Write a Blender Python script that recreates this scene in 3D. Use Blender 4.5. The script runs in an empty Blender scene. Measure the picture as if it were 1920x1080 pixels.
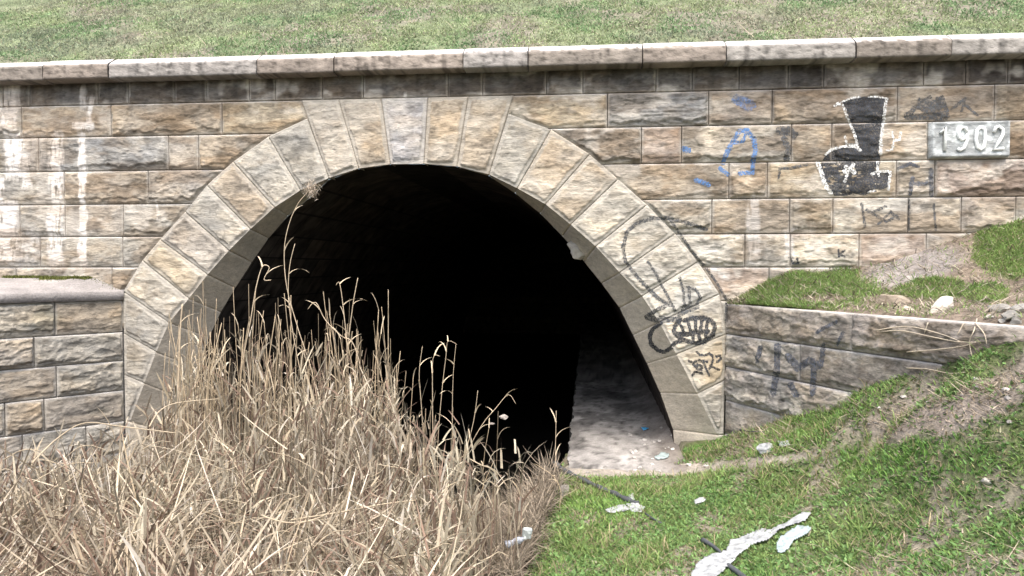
import bpy, math, random
import numpy as np
from mathutils import Vector, Matrix
from mathutils.bvhtree import BVHTree

# ------------------------------------------------------------------ camera, sky, sun, exposure
FPX = 1420.0
PITCH = math.radians(1.61)
YAW = math.radians(5.76)
EYE = Vector((0.0, -9.5, 2.35))
scene = bpy.context.scene
COL = scene.collection
cam_d = bpy.data.cameras.new("camera")
cam_d.sensor_width = 36.0
cam_d.lens = FPX / 1920.0 * 36.0
cam_d.clip_end = 500
cam = bpy.data.objects.new("camera", cam_d)
COL.objects.link(cam)
cam.location = EYE
cam.rotation_euler = (math.pi / 2 - PITCH, 0, YAW)
scene.camera = cam
R3 = cam.rotation_euler.to_matrix()

SUN_EL = math.radians(63)
SUN_AZ = math.radians(176)      # compass-like, clockwise from +Y
world = bpy.data.worlds.new("World")
scene.world = world
world.use_nodes = True
wn = world.node_tree.nodes
bg = wn["Background"]
sky = wn.new("ShaderNodeTexSky")
sky.sky_type = 'NISHITA'
sky.sun_disc = False
sky.sun_elevation = SUN_EL
sky.sun_rotation = SUN_AZ
sky.air_density = 1.0
sky.dust_density = 6.0
sky.ozone_density = 1.0
world.node_tree.links.new(sky.outputs[0], bg.inputs[0])
bg.inputs[1].default_value = 0.15
sd = bpy.data.lights.new("sun", 'SUN')
sd.energy = 1.1
sd.angle = math.radians(60)
sd.color = (1.0, 0.965, 0.92)
sun = bpy.data.objects.new("sun", sd)
COL.objects.link(sun)
sdir = Vector((math.sin(SUN_AZ) * math.cos(SUN_EL), math.cos(SUN_AZ) * math.cos(SUN_EL), math.sin(SUN_EL)))
sun.rotation_euler = sdir.to_track_quat('Z', 'Y').to_euler()
scene.view_settings.view_transform = 'Standard'
scene.view_settings.look = 'None'
scene.view_settings.exposure = 1.28
scene.view_settings.gamma = 1.0

# ------------------------------------------------------------------ helpers
rng = np.random.default_rng(7)
random.seed(7)


def ray(px, py):
    return R3 @ Vector(((px - 960) / FPX, (540 - py) / FPX, -1.0))


def on_y(px, py, Y=0.0):
    d = ray(px, py)
    t = (Y - EYE.y) / d.y
    return EYE + d * t


def on_z(px, py, z):
    d = ray(px, py)
    t = (z - EYE.z) / d.z
    return EYE + d * t


def at_dist(px, py, dist):
    return EYE + ray(px, py) * dist


RN = np.array(R3)


def project(P):
    """world points (N,3) to photo pixels (used to find which world places need grass etc.)"""
    q = (P - np.array(EYE)) @ RN
    w = np.maximum(-q[:, 2], 1e-3)
    return 960 + FPX * q[:, 0] / w, 540 - FPX * q[:, 1] / w, -q[:, 2]


def _h(ix, iy, s):
    n = (ix * 374761393 + iy * 668265263 + s * 144269504) & 0x7fffffff
    n = ((n ^ (n >> 13)) * 1274126177) & 0x7fffffff
    n = ((n ^ (n >> 15)) * 69069 + 12345) & 0x7fffffff
    return ((n ^ (n >> 16)) & 0xffff) / 65535.0


def vnoise(x, y, s=0):
    x = np.asarray(x, float); y = np.asarray(y, float)
    ix = np.floor(x).astype(np.int64); iy = np.floor(y).astype(np.int64)
    fx = x - ix; fy = y - iy
    fx = fx * fx * (3 - 2 * fx); fy = fy * fy * (3 - 2 * fy)
    a = _h(ix, iy, s); b = _h(ix + 1, iy, s); c = _h(ix, iy + 1, s); d = _h(ix + 1, iy + 1, s)
    return (a * (1 - fx) + b * fx) * (1 - fy) + (c * (1 - fx) + d * fx) * fy


def fbm(x, y, o=4, s=0):
    t = 0; a = 0.5; n = 0
    for k in range(o):
        t = t + a * vnoise(x * 2 ** k, y * 2 ** k, s + 17 * k); n += a; a *= 0.55
    return t / n


def sstep(a, b, x):
    t = np.clip((x - a) / (b - a), 0, 1)
    return t * t * (3 - 2 * t)


def mesh_np(name, V, F, C=None, smooth=False):
    """F: list of (M,k) int arrays"""
    me = bpy.data.meshes.new(name)
    V = np.asarray(V, np.float32)
    me.vertices.add(len(V))
    me.vertices.foreach_set("co", V.ravel())
    F = [np.asarray(f, np.int32) for f in F if len(f)]
    loops = np.concatenate([f.ravel() for f in F])
    tot = np.concatenate([np.full(len(f), f.shape[1], np.int32) for f in F])
    start = np.concatenate([[0], np.cumsum(tot)[:-1]]).astype(np.int32)
    me.loops.add(len(loops)); me.polygons.add(len(tot))
    me.loops.foreach_set("vertex_index", loops)
    me.polygons.foreach_set("loop_start", start)
    if smooth:
        me.polygons.foreach_set("use_smooth", np.ones(len(tot), bool))
    me.update(calc_edges=True)
    if C is not None:
        C = np.asarray(C, np.float32)
        if C.shape[1] == 3:
            C = np.hstack([C, np.ones((len(C), 1), np.float32)])
        at = me.color_attributes.new("Col", 'FLOAT_COLOR', 'POINT')
        at.data.foreach_set("color", C.ravel())
    return me


def link(name, me, mat=None, parent=None):
    o = bpy.data.objects.new(name, me)
    COL.objects.link(o)
    if mat is not None and me is not None:
        me.materials.append(mat)
    if parent is not None:
        o.parent = parent
        o.matrix_parent_inverse = parent.matrix_world.inverted() if False else Matrix.Translation(-parent.location)
    return o


def tag(o, label=None, cat=None, group=None, kind=None):
    if label: o["label"] = label
    if cat: o["category"] = cat
    if group: o["group"] = group
    if kind: o["kind"] = kind
    return o


def empty(name, loc, label, cat, group=None):
    o = bpy.data.objects.new(name, None)
    o.location = loc
    o.empty_display_size = 0.2
    COL.objects.link(o)
    return tag(o, label, cat, group)


# ------------------------------------------------------------------ materials
def mat_new(name):
    m = bpy.data.materials.new(name); m.use_nodes = True
    return m, m.node_tree.nodes, m.node_tree.links, m.node_tree.nodes["Principled BSDF"]


def mat_attr(name, rough=0.9, var=0.25, scale=9.0, fine=70.0, bump=0.4, bdist=0.01, spec=0.25, transl=0.0, stretch=(1, 1, 1)):
    """colour from the mesh attribute, broken up with two procedural noises and a bump"""
    m, n, l, p = mat_new(name)
    at = n.new("ShaderNodeAttribute"); at.attribute_name = "Col"
    tc = n.new("ShaderNodeTexCoord")
    mp = n.new("ShaderNodeMapping"); mp.inputs['Scale'].default_value = stretch
    l.new(tc.outputs['Object'], mp.inputs[0])
    n1 = n.new("ShaderNodeTexNoise"); n1.inputs['Scale'].default_value = scale; n1.inputs['Detail'].default_value = 6
    n2 = n.new("ShaderNodeTexNoise"); n2.inputs['Scale'].default_value = fine; n2.inputs['Detail'].default_value = 5
    l.new(mp.outputs[0], n1.inputs[0]); l.new(mp.outputs[0], n2.inputs[0])
    add = n.new("ShaderNodeMath"); add.operation = 'ADD'
    l.new(n1.outputs[0], add.inputs[0]); l.new(n2.outputs[0], add.inputs[1])
    mr = n.new("ShaderNodeMapRange"); mr.inputs[1].default_value = 0.65; mr.inputs[2].default_value = 1.35
    mr.inputs[3].default_value = 1 - var; mr.inputs[4].default_value = 1 + var
    l.new(add.outputs[0], mr.inputs[0])
    mx = n.new("ShaderNodeVectorMath"); mx.operation = 'SCALE'
    l.new(at.outputs['Color'], mx.inputs[0]); l.new(mr.outputs[0], mx.inputs['Scale'])
    l.new(mx.outputs[0], p.inputs['Base Color'])
    p.inputs['Roughness'].default_value = rough
    p.inputs['Specular IOR Level'].default_value = spec
    if bump:
        b = n.new("ShaderNodeBump"); b.inputs['Strength'].default_value = bump; b.inputs['Distance'].default_value = bdist
        l.new(add.outputs[0], b.inputs['Height']); l.new(b.outputs[0], p.inputs['Normal'])
    if transl:
        tr = n.new("ShaderNodeBsdfTranslucent"); l.new(mx.outputs[0], tr.inputs[0])
        ms = n.new("ShaderNodeMixShader"); ms.inputs[0].default_value = transl
        l.new(p.outputs[0], ms.inputs[1]); l.new(tr.outputs[0], ms.inputs[2])
        l.new(ms.outputs[0], n["Material Output"].inputs[0])
    return m


def mat_flat(name, col, rough=0.8, var=0.2, scale=12.0, bump=0.2, spec=0.3, alpha=None, ascale=60.0, transmission=0):
    m, n, l, p = mat_new(name)
    tc = n.new("ShaderNodeTexCoord")
    n1 = n.new("ShaderNodeTexNoise"); n1.inputs['Scale'].default_value = scale; n1.inputs['Detail'].default_value = 8
    l.new(tc.outputs['Object'], n1.inputs[0])
    mr = n.new("ShaderNodeMapRange"); mr.inputs[1].default_value = 0.3; mr.inputs[2].default_value = 0.7
    mr.inputs[3].default_value = 1 - var; mr.inputs[4].default_value = 1 + var
    l.new(n1.outputs[0], mr.inputs[0])
    mx = n.new("ShaderNodeVectorMath"); mx.operation = 'SCALE'; mx.inputs[0].default_value = col
    l.new(mr.outputs[0], mx.inputs['Scale']); l.new(mx.outputs[0], p.inputs['Base Color'])
    p.inputs['Roughness'].default_value = rough
    p.inputs['Specular IOR Level'].default_value = spec
    if transmission: p.inputs['Transmission Weight'].default_value = transmission
    if bump:
        b = n.new("ShaderNodeBump"); b.inputs['Strength'].default_value = bump; b.inputs['Distance'].default_value = 0.01
        l.new(n1.outputs[0], b.inputs['Height']); l.new(b.outputs[0], p.inputs['Normal'])
    if alpha is not None:
        n3 = n.new("ShaderNodeTexNoise"); n3.inputs['Scale'].default_value = ascale; n3.inputs['Detail'].default_value = 4
        l.new(tc.outputs['Object'], n3.inputs[0])
        m2 = n.new("ShaderNodeMapRange"); m2.inputs[1].default_value = 0.38; m2.inputs[2].default_value = 0.6
        m2.inputs[3].default_value = alpha[0]; m2.inputs[4].default_value = alpha[1]
        l.new(n3.outputs[0], m2.inputs[0]); l.new(m2.outputs[0], p.inputs['Alpha'])
    return m


M_STONE = mat_attr("sandstone", rough=0.92, var=0.26, scale=11, fine=38, bump=0.6, bdist=0.014, stretch=(0.55, 1, 1.9))
M_DRESSED = mat_attr("dressed_sandstone", rough=0.92, var=0.13, scale=5, fine=60, bump=0.25, bdist=0.006, stretch=(0.5, 1, 1.6))
M_COPING = mat_attr("coping_stone_grey", rough=0.9, var=0.24, scale=6, fine=50, bump=0.5, bdist=0.012, stretch=(0.7, 1, 1.3))
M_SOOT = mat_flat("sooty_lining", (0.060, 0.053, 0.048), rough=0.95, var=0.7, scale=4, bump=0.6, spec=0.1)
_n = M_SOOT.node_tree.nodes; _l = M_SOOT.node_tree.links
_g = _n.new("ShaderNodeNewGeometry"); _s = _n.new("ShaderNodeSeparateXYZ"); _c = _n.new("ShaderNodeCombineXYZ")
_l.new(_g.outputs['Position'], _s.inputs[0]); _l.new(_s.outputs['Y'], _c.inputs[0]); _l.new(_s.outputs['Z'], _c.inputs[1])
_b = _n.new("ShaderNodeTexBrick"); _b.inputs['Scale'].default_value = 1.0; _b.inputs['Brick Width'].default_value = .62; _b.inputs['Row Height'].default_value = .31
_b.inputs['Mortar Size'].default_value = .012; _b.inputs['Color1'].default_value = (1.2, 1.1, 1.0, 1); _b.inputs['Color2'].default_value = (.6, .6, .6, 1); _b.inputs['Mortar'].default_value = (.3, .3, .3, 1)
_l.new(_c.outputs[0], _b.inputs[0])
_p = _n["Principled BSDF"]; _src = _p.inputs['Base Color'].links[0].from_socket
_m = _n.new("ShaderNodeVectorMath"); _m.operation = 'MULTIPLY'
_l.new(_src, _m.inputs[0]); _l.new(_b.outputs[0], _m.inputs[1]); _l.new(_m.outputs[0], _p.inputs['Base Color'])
M_CONC = mat_attr("worn_concrete", rough=0.9, var=0.3, scale=3, fine=40, bump=0.5, bdist=0.02)
M_EARTH = mat_attr("earth", rough=1.0, var=0.35, scale=9, fine=35, bump=.7, bdist=0.03, spec=0.1)
M_GRASS = mat_attr("grass_blades", rough=0.7, var=0.12, scale=3, fine=30, bump=0, spec=0.2, transl=0.35)
M_REED = mat_attr("dry_reed_straw", rough=0.75, var=0.2, scale=5, fine=60, bump=0.0, spec=0.2, transl=0.2)
M_WATER = mat_flat("dark_water", (0.004, 0.004, 0.0035), rough=0.35, var=0.2, scale=3, bump=0.15, spec=0.15)

PAL = {'b': (.36, .305, .240), 'g': (.35, .330, .295), 'y': (.41, .350, .260), 'p': (.37, .330, .285),
       'l': (.43, .400, .350), 'd': (.23, .210, .185), 'k': (.150, .138, .128), 'u': (.285, .285, .285),
       'o': (.39, .325, .250), 'w': (.49, .465, .42), 'n': (.29, .255, .215), 'r': (.40, .325, .275)}
PAL = {k: (np.array(v) * .74 + np.mean(v) * .26) * np.array([.955, .955, .90]) for k, v in PAL.items()}
PAL['h'] = np.array([.40, .39, .375])


# ------------------------------------------------------------------ stone patches
class Acc:
    def __init__(s):
        s.V = []; s.F = []; s.C = []; s.n = 0

    def grid(s, P, C, keep=None, flip=False):
        """P (a,b,3)"""
        a, b = P.shape[:2]
        idx = np.arange(a * b).reshape(a, b) + s.n
        q = np.stack([idx[:-1, :-1], idx[1:, :-1], idx[1:, 1:], idx[:-1, 1:]], -1).reshape(-1, 4)
        if flip: q = q[:, ::-1]
        if keep is not None: q = q[keep.reshape(-1)]
        s.V.append(P.reshape(-1, 3)); s.C.append(C.reshape(-1, C.shape[-1])[:, :3]); s.F.append(q); s.n += a * b

    def mesh(s, name, smooth=False):
        return mesh_np(name, np.concatenate(s.V), [np.concatenate(s.F)], np.concatenate(s.C), smooth)


def seg_dist(px, pz, a, b):
    ax, az = a; bx, bz = b
    dx, dz = bx - ax, bz - az
    L = dx * dx + dz * dz + 1e-12
    t = np.clip(((px - ax) * dx + (pz - az) * dz) / L, 0, 1)
    return np.hypot(px - ax - t * dx, pz - az - t * dz)


def in_poly(px, pz, poly):
    r = np.zeros(px.shape, bool)
    n = len(poly); j = n - 1
    for i in range(n):
        xi, zi = poly[i]; xj, zj = poly[j]
        if zi != zj:
            c = ((zi > pz) != (zj > pz)) & (px < (xj - xi) * (pz - zi) / (zj - zi) + xi)
            r ^= c
        j = i
    return r


def stone_rock(u, z, de, dbot, H, seed, amp=1.0):
    """protrusion of a rock-faced block: drafted margin, then a rough bulging face"""
    jit = (fbm(u * 9 + seed * 3.1, z * 9, 3, seed) - 0.42) * 0.050
    m = 0.014
    s = sstep(0.0, 0.016, de - m - jit)
    r1 = fbm(u * 3.2 + seed, z * 9.0, 4, seed + 3)
    r2 = fbm(u * 13, z * 42, 4, seed + 9)
    r3 = fbm(u * 2.0, z * 3.0, 2, seed + 5)
    tz = r3 * 5 + z * 8 + .5 * r2
    led = (tz - np.floor(tz))
    prof = 0.008 + 0.036 * (1 - np.clip(dbot / H, 0, 1)) * (0.3 + r3)
    # irregular broken undercut along the foot of the block
    edge = 0.035 + 0.075 * fbm(u * 5 + seed, z * 0 + seed, 4, seed + 12) ** 1.5 * 1.3
    cutb = 1 - sstep(edge - .012, edge + .004, dbot)
    rock = prof * (1 - .75 * cutb) + 0.030 * (r1 - 0.45) + 0.015 * (r2 - 0.5) + 0.014 * led * (r1 > 0.46)
    return s * rock * amp, s


def stone_colors(base, u, z, s, seed, margin=1.12):
    n1 = fbm(u * 2.5 + seed * 7.7, z * 3.5, 3, seed + 21)[..., None]
    n2 = fbm(u * 11, z * 22, 3, seed + 31)[..., None]
    warm = np.array([1.04, 0.98, 0.89]); cool = np.array([0.93, 0.98, 1.07])
    n3 = fbm(u * 1.1 + 3, z * 1.6, 3, 601)[..., None]
    c = base * 1.10 * (0.72 + 0.56 * n1) * (0.74 + 0.52 * n2)
    c = c * (warm * n1 + cool * (1 - n1)) * (.8 + .4 * n3)
    sp = sstep(.60, .72, fbm(u * 18 + seed, z * 30, 3, seed + 44))[..., None]
    bl = sstep(.56, .70, fbm(u * 4 + 11, z * 8, 4, 650))[..., None]
    c = c * (1 - .3 * sp) * (1 - .34 * bl)
    oc = sstep(.52, .66, fbm(u * 3 + 31, z * 5, 4, 660))[..., None]
    c = c * (1 - oc * np.array([-.02, .02, .07]))
    drf = (np.array([.42, .40, .355]) * 0.45 + base * 0.55) * (0.72 + 0.56 * n2)
    return c * s[..., None] + drf * (1 - s[..., None])


def add_stone(acc, o, ud, nd, u0, u1, z0, z1, base, seed, res=0.0125, cut=None, amp=1.0, depth=0.1, stain=None, tilt=None):
    """rectangular block in the plane through o with u direction ud and outward normal nd"""
    nu = max(4, int((u1 - u0) / res)); nz = max(4, int((z1 - z0) / res))
    e = 0.004
    us = np.concatenate([[u0 + e, u0 + e], np.linspace(u0 + 0.010, u1 - 0.010, nu), [u1 - e, u1 - e]])
    zs = np.concatenate([[z0 + e, z0 + e], np.linspace(z0 + 0.010, z1 - 0.010, nz), [z1 - e, z1 - e]])
    U, Z = np.meshgrid(us, zs, indexing='ij')
    de = np.minimum(np.minimum(U - u0, u1 - U), np.minimum(Z - z0, z1 - Z))
    ins = None
    if cut is not None:
        poly = cut
        dr = np.full(U.shape, 9.0)
        for i in range(len(poly) - 1):
            dr = np.minimum(dr, seg_dist(U, Z, poly[i], poly[i + 1]))
        ins = in_poly(U, Z, poly)
        dr = np.where(ins, -dr, dr)
        de = np.minimum(de, dr)
    amp = amp * (.40 + .8 * ((seed * 7919) % 101) / 100.0)
    h, s = stone_rock(U, Z, de, Z - z0, z1 - z0, seed, amp)
    h = h - 0.012 * (1 - sstep(0.004, 0.011, de))
    C = stone_colors(base, U, Z, s, seed)
    tp = sstep(.024, .012, z1 - Z + .012 * (fbm(U * 12, Z * 0, 3, seed) - .5))[..., None] * .75  # sky-lit highlight painted as a pale line along the block's top edge
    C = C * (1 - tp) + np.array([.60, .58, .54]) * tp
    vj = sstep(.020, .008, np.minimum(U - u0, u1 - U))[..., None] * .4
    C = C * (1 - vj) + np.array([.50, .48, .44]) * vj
    if stain is not None:
        C = stain(U, Z, C)
    # skirt
    h[0, :] = h[-1, :] = -depth; h[:, 0] = h[:, -1] = -depth
    P = (np.array(o)[None, None, :] + U[..., None] * np.array(ud) + h[..., None] * np.array(nd))
    P[..., 2] += Z
    keep = None
    if ins is not None:
        dd = de < -0.05
        k = dd[:-1, :-1] & dd[1:, :-1] & dd[1:, 1:] & dd[:-1, 1:]
        keep = ~k
        if not keep.any(): return
    acc.grid(P, C, keep, flip=False)


# ------------------------------------------------------------------ layout read from the photograph, on the wall plane
def XZ(px, py, Y=0.0):
    p = on_y(px, py, Y)
    return (p.x, p.z)


course_px = [((0, 203), (1440, 165)), ((0, 261), (1440, 232)), ((0, 324), (1440, 303)), ((0, 386), (1440, 371)),
             ((0, 445), (1440, 438)), ((0, 501), (1440, 501)), ((0, 558), (1440, 565))]
cz = [0.5 * (XZ(*a)[1] + XZ(*b)[1]) for a, b in course_px]
z_frieze_top = 0.5 * (XZ(0, 152)[1] + XZ(1440, 106)[1]) + 0.05
print("courses z", [round(c, 3) for c in cz], round(z_frieze_top, 3))

R_in = [(795, 307), (857, 312), (917, 327), (970, 353), (1023, 383), (1070, 421), (1117, 462), (1162, 511), (1204, 555), (1236, 604), (1268, 664), (1307, 738), (1345, 815)]
R_out = [(802, 182), (878, 181), (963, 180), (1033, 243), (1106, 289), (1159, 336), (1213, 384), (1266, 438), (1309, 491), (1349, 551), (1362, 626), (1360, 712), (1357, 815)]
R_bk = [(795, 308), (857, 313), (917, 330), (966, 362), (1013, 400), (1055, 443), (1095, 490), (1128, 531), (1162, 577), (1187, 628), (1213, 681), (1238, 736), (1262, 805)]
L_in = [(732, 308), (673, 316), (617, 334), (564, 357), (515, 389), (470, 430), (430, 470), (390, 515), (355, 560), (318, 605), (294, 660), (272, 718), (245, 790)]
L_out = [(715, 188), (635, 190), (565, 192), (503, 256), (437, 303), (388, 347), (347, 397), (300, 449), (267, 488), (231, 546), (232, 624), (233, 702), (235, 790)]
L_bk = [(732, 309), (673, 317), (617, 337), (582, 370), (540, 405), (503, 447), (472, 492), (441, 540), (414, 585), (392, 632), (372, 690), (352, 750), (335, 815)]
SPL = 0.55
z_top1 = cz[0]

# cutting outline of the ring on the wall plane
outl = []
for k in range(12, 2, -1): outl.append(XZ(*L_out[k]))
outl += [XZ(576, 222), (XZ(565, 192)[0], z_top1)]
outl += [(XZ(963, 185)[0], z_top1), XZ(953, 213)]
for k in range(3, 13): outl.append(XZ(*R_out[k]))
cut_poly = [(outl[0][0], -3)] + outl + [(outl[-1][0], -3)]


def lime(U, Z, C):
    """white lime wash streaks running down the left of the wall, damp stains elsewhere"""
    P = np.stack([U.ravel(), np.zeros(U.size), Z.ravel()], 1)
    px, py, _ = project(P)
    px = px.reshape(U.shape); py = py.reshape(U.shape)
    n = fbm(U * 14, Z * 5, 4, 77); n2 = fbm(U * 40, Z * 6, 3, 78)
    m = np.zeros(U.shape)
    for (x, w, y0, y1, st) in [(60, 30, 255, 330, .35), (40, 40, 440, 500, .35), (18, 20, 160, 240, .9), (28, 17, 255, 330, .9), (52, 9, 300, 350, .7), (15, 20, 385, 490, .95), (106, 14, 258, 375, .95),
                               (106, 15, 380, 500, .85), (156, 8, 255, 502, .95), (157, 6, 165, 200, .6), (170, 5, 190, 240, .8), (2, 7, 340, 380, .8),
                               (1412, 12, 375, 505, .5), (1480, 10, 440, 480, .7), (296, 4, 385, 410, .7), (758, 5, 185, 205, .5), (1500, 30, 435, 445, .6), (1345, 25, 505, 520, .7)]:
        d = np.abs(px - x + (n - .5) * 14) / w
        a = sstep(1.2, 0.6, d) * sstep(y0 - 8, y0 + 6, py + n2 * 12) * sstep(y1 + 12, y1 - 6, py + (n2 - .5) * 20)
        m = np.maximum(m, a * st * sstep(0.30, 0.56, n2 * .8 + n * .35))
    # horizontal bit of the crooked streak
    a = sstep(1.2, .6, np.abs(py - 236) / 7) * sstep(1.1, .9, np.abs(px - 158) / 20)
    m = np.maximum(m, a * .85 * sstep(.3, .5, n2 + .1))
    C = C * (1 - m[..., None]) + np.array([.74, .72, .68]) * m[..., None]
    # broad damp darkening of the blocks right of the arch and of the frieze, speckled pale lichen
    dk = sstep(0.50, 0.66, fbm(U * 0.9 + 4, Z * 1.7, 4, 91)) * (0.35 + .2 * (U > 1.5))
    C = C * (1 - dk[..., None] * np.array([.42, .44, .44]))
    up = sstep(1080, 1500, px) * sstep(330, 200, py + 60 * (n - .5)) * (.35 + .65 * sstep(.36, .6, fbm(U * 1.3, Z * 2.2, 4, 97)))
    C = C * (1 - up[..., None] * np.array([.36, .38, .38]))
    br = sstep(.46, .62, fbm(U * 2.6 + 9, Z * 6.5, 4, 96)) * .34
    C = C * (1 - br[..., None] * np.array([.7, .85, 1.0]))
    pl = sstep(0.60, 0.72, fbm(U * 2.2, Z * 3.1, 4, 95)) * .45
    C = C * (1 - pl[..., None]) + np.array([.56, .53, .47]) * pl[..., None]
    return C


def frieze_stain_shade(U, Z, C):
    C = lime(U, Z, C)
    n = fbm(U * 3.0, Z * 1.2, 4, 99)
    v = fbm(U * 12, Z * 1.0, 3, 98)
    k = (0.75 + 0.7 * v) * (0.75 + .5 * n)
    coping_shade = sstep(.26, .0, z_frieze_top - Z + .16 * (v - .5))[..., None] * .62  # shadow under the coping, painted into the colour of the frieze top
    return C * k[..., None] * (1 - coping_shade)


bridge = empty("stone_bridge", (0, 0, 0), "arched sandstone tunnel portal with long coping spanning the ditch and reeds", "bridge")

ZERO = (0, 0, 0); UX = (1, 0, 0); NY = (0, -1, 0)
courses = [
    (cz[1], cz[0], [-320, 40, 208, 416, 700], "lbby", [820, 1139, 1329, 1448, 1683, 1865, 2060, 2250], "yupbbyb"),
    (cz[2], cz[1], [-320, 72, 316, 372, 640], "gupb", [900, 1203, 1278, 1484, 1560, 1740, 1888, 2080, 2250], "nrlbbwby"),
    (cz[3], cz[2], [-320, 120, 278, 560], "gbp", [960, 1367, 1439, 1681, 1753, 2050, 2250], "bbygrb"),
    (cz[4], cz[3], [-320, -70, 37, 122, 231, 460], "gggpg", [1040, 1335, 1481, 1562, 1703, 1803, 1905, 2250], "gbyllpg"),
    (cz[5], cz[4], [-320, 75, 230, 420], "ggg", [1120, 1397, 1482, 1611, 1737, 2250], "lllrp"),
    (cz[6], cz[5], [-320, 30, 210, 400], "bpb", [1200, 1442, 1600, 2250], "rpp"),
    (cz[6] - 0.4, cz[6], [-320, 90, 400], "gg", [1250, 1500, 2250], "gp"),
]
acc = Acc()
sd_ = 1
for (z0, z1, jl, cl, jr, cr) in courses:
    py = 540 - FPX * math.tan(math.atan(((z0 + z1) / 2 - EYE.z) / 9.5)) if False else 300
    for js, cs in ((jl, cl), (jr, cr)):
        xs = []
        for px in js:
            # x on the wall at this course height
            p0 = on_y(px, 500); p1 = on_y(px, 200)
            zm = (z0 + z1) / 2
            t = (zm - p0.z) / (p1.z - p0.z)
            xs.append(p0.x + (p1.x - p0.x) * t)
        for i in range(len(xs) - 1):
            sd_ += 1
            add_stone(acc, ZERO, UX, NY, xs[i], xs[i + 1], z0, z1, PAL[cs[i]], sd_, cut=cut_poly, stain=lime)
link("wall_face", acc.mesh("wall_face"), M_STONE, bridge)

# frieze course below the coping
fj = [-320, -210, -120, -60, 5, 55, 183, 240, 327, 387, 467, 516, 604, 681, 840, 905, 1025, 1093, 1230, 1298, 1386, 1478, 1545, 1732, 1811, 1890, 1990, 2080, 2250]
acc = Acc()
for i in range(len(fj) - 1):
    sd_ += 1
    x0 = XZ(fj[i], 150)[0]; x1 = XZ(fj[i + 1], 150)[0]
    add_stone(acc, ZERO, UX, NY, x0, x1, cz[0], z_frieze_top, PAL['k'] * (0.9 + 0.35 * random.random()), sd_, amp=0.55, stain=frieze_stain_shade)
link("frieze_course", acc.mesh("frieze_course"), M_STONE, bridge)

# coping slabs, each a part
YC = -0.24
zc_b = 0.5 * (XZ(0, 153, YC)[1] + XZ(1440, 112, YC)[1])
zc_t = 0.5 * (XZ(0, 124, YC)[1] + XZ(1440, 84, YC)[1])
print("coping z", zc_b, zc_t)
cj = [-320, -150, 78, 201, 480, 625, 868, 990, 1205, 1362, 1605, 1785, 2010, 2250]


def coping(x0, x1, seed):
    nx = max(6, int((x1 - x0) / 0.03))
    xs = np.linspace(x0 + 0.006, x1 - 0.006, nx)
    dy = random.uniform(-.012, .012); dz = random.uniform(-.008, .008)
    prof = [(0.25, zc_b), (YC + .03, zc_b), (YC + .004, zc_b + .01)]
    for k in range(1, 12): prof.append((YC, zc_b + .01 + (zc_t - zc_b - .02) * k / 12))
    prof += [(YC + .006, zc_t - .006), (YC + .03, zc_t + .018), (YC + .09, zc_t + .058), (YC + .15, zc_t + .092), (YC + .20, zc_t + .10), (0.45, zc_t + .10), (0.45, zc_b)]
    prof = np.array(prof)
    A = np.zeros((nx, len(prof), 3)); A[..., 0] = xs[:, None]; A[..., 1] = prof[None, :, 0]; A[..., 2] = prof[None, :, 1]
    t = np.arange(len(prof))[None, :]
    n = fbm(A[..., 0] * 14, A[..., 2] * 22 + A[..., 1] * 20, 4, seed) - .5
    n2 = fbm(A[..., 0] * 3, A[..., 2] * 4, 3, seed + 4) - .5
    w = np.ones(A.shape[:2]); w[:, 0] = 0; w[:, -1] = 0; w[:, -2] = 0
    A[..., 1] += w * (0.030 * n + .014 * n2) + dy
    A[..., 2] += w * 0.010 * n + dz
    # worn ends
    ed = np.minimum(A[..., 0] - x0, x1 - A[..., 0])
    A[..., 1] += w * 0.012 * sstep(.03, 0.0, ed)
    nn = fbm(A[..., 0] * 4, A[..., 2] * 3, 4, seed + 8)[..., None]; st = fbm(A[..., 0] * 14, A[..., 2] * 2, 3, seed + 11)[..., None]
    base = random.choice([np.array([.25, .225, .195]), np.array([.31, .295, .275]), np.array([.285, .25, .215]), np.array([.34, .325, .30])]) * (random.uniform(.92, 1.08))
    sp = sstep(.62, .72, fbm(A[..., 0] * 22, A[..., 2] * 22, 3, seed + 15))[..., None]
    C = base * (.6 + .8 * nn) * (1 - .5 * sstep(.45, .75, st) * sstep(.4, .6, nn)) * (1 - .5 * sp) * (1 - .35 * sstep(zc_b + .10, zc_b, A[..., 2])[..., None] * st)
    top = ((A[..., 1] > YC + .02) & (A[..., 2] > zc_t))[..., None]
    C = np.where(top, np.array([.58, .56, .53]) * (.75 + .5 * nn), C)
    ac = Acc(); ac.grid(A, C, flip=True)
    V = ac.V[0]; m = len(prof)
    V = np.concatenate(ac.V); F = [np.concatenate(ac.F)]
    me_caps = [np.arange(m)[None, :], (np.arange(m) + (nx - 1) * m)[None, ::-1]]
    return mesh_np("coping_slab", V, F + me_caps, np.concatenate(ac.C))


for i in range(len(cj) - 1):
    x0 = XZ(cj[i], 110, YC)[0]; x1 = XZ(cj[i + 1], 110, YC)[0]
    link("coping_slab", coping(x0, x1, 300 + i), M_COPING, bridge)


# ------------------------------------------------------------------ arch ring
def ring_stain(X, Z, C):
    pl = sstep(0.5, 0.7, fbm(X * 1.6, Z * 2.1, 4, 195)) * .4
    C = C * (1 - pl[..., None]) + np.array([.55, .53, .47]) * pl[..., None]
    return C


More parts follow.
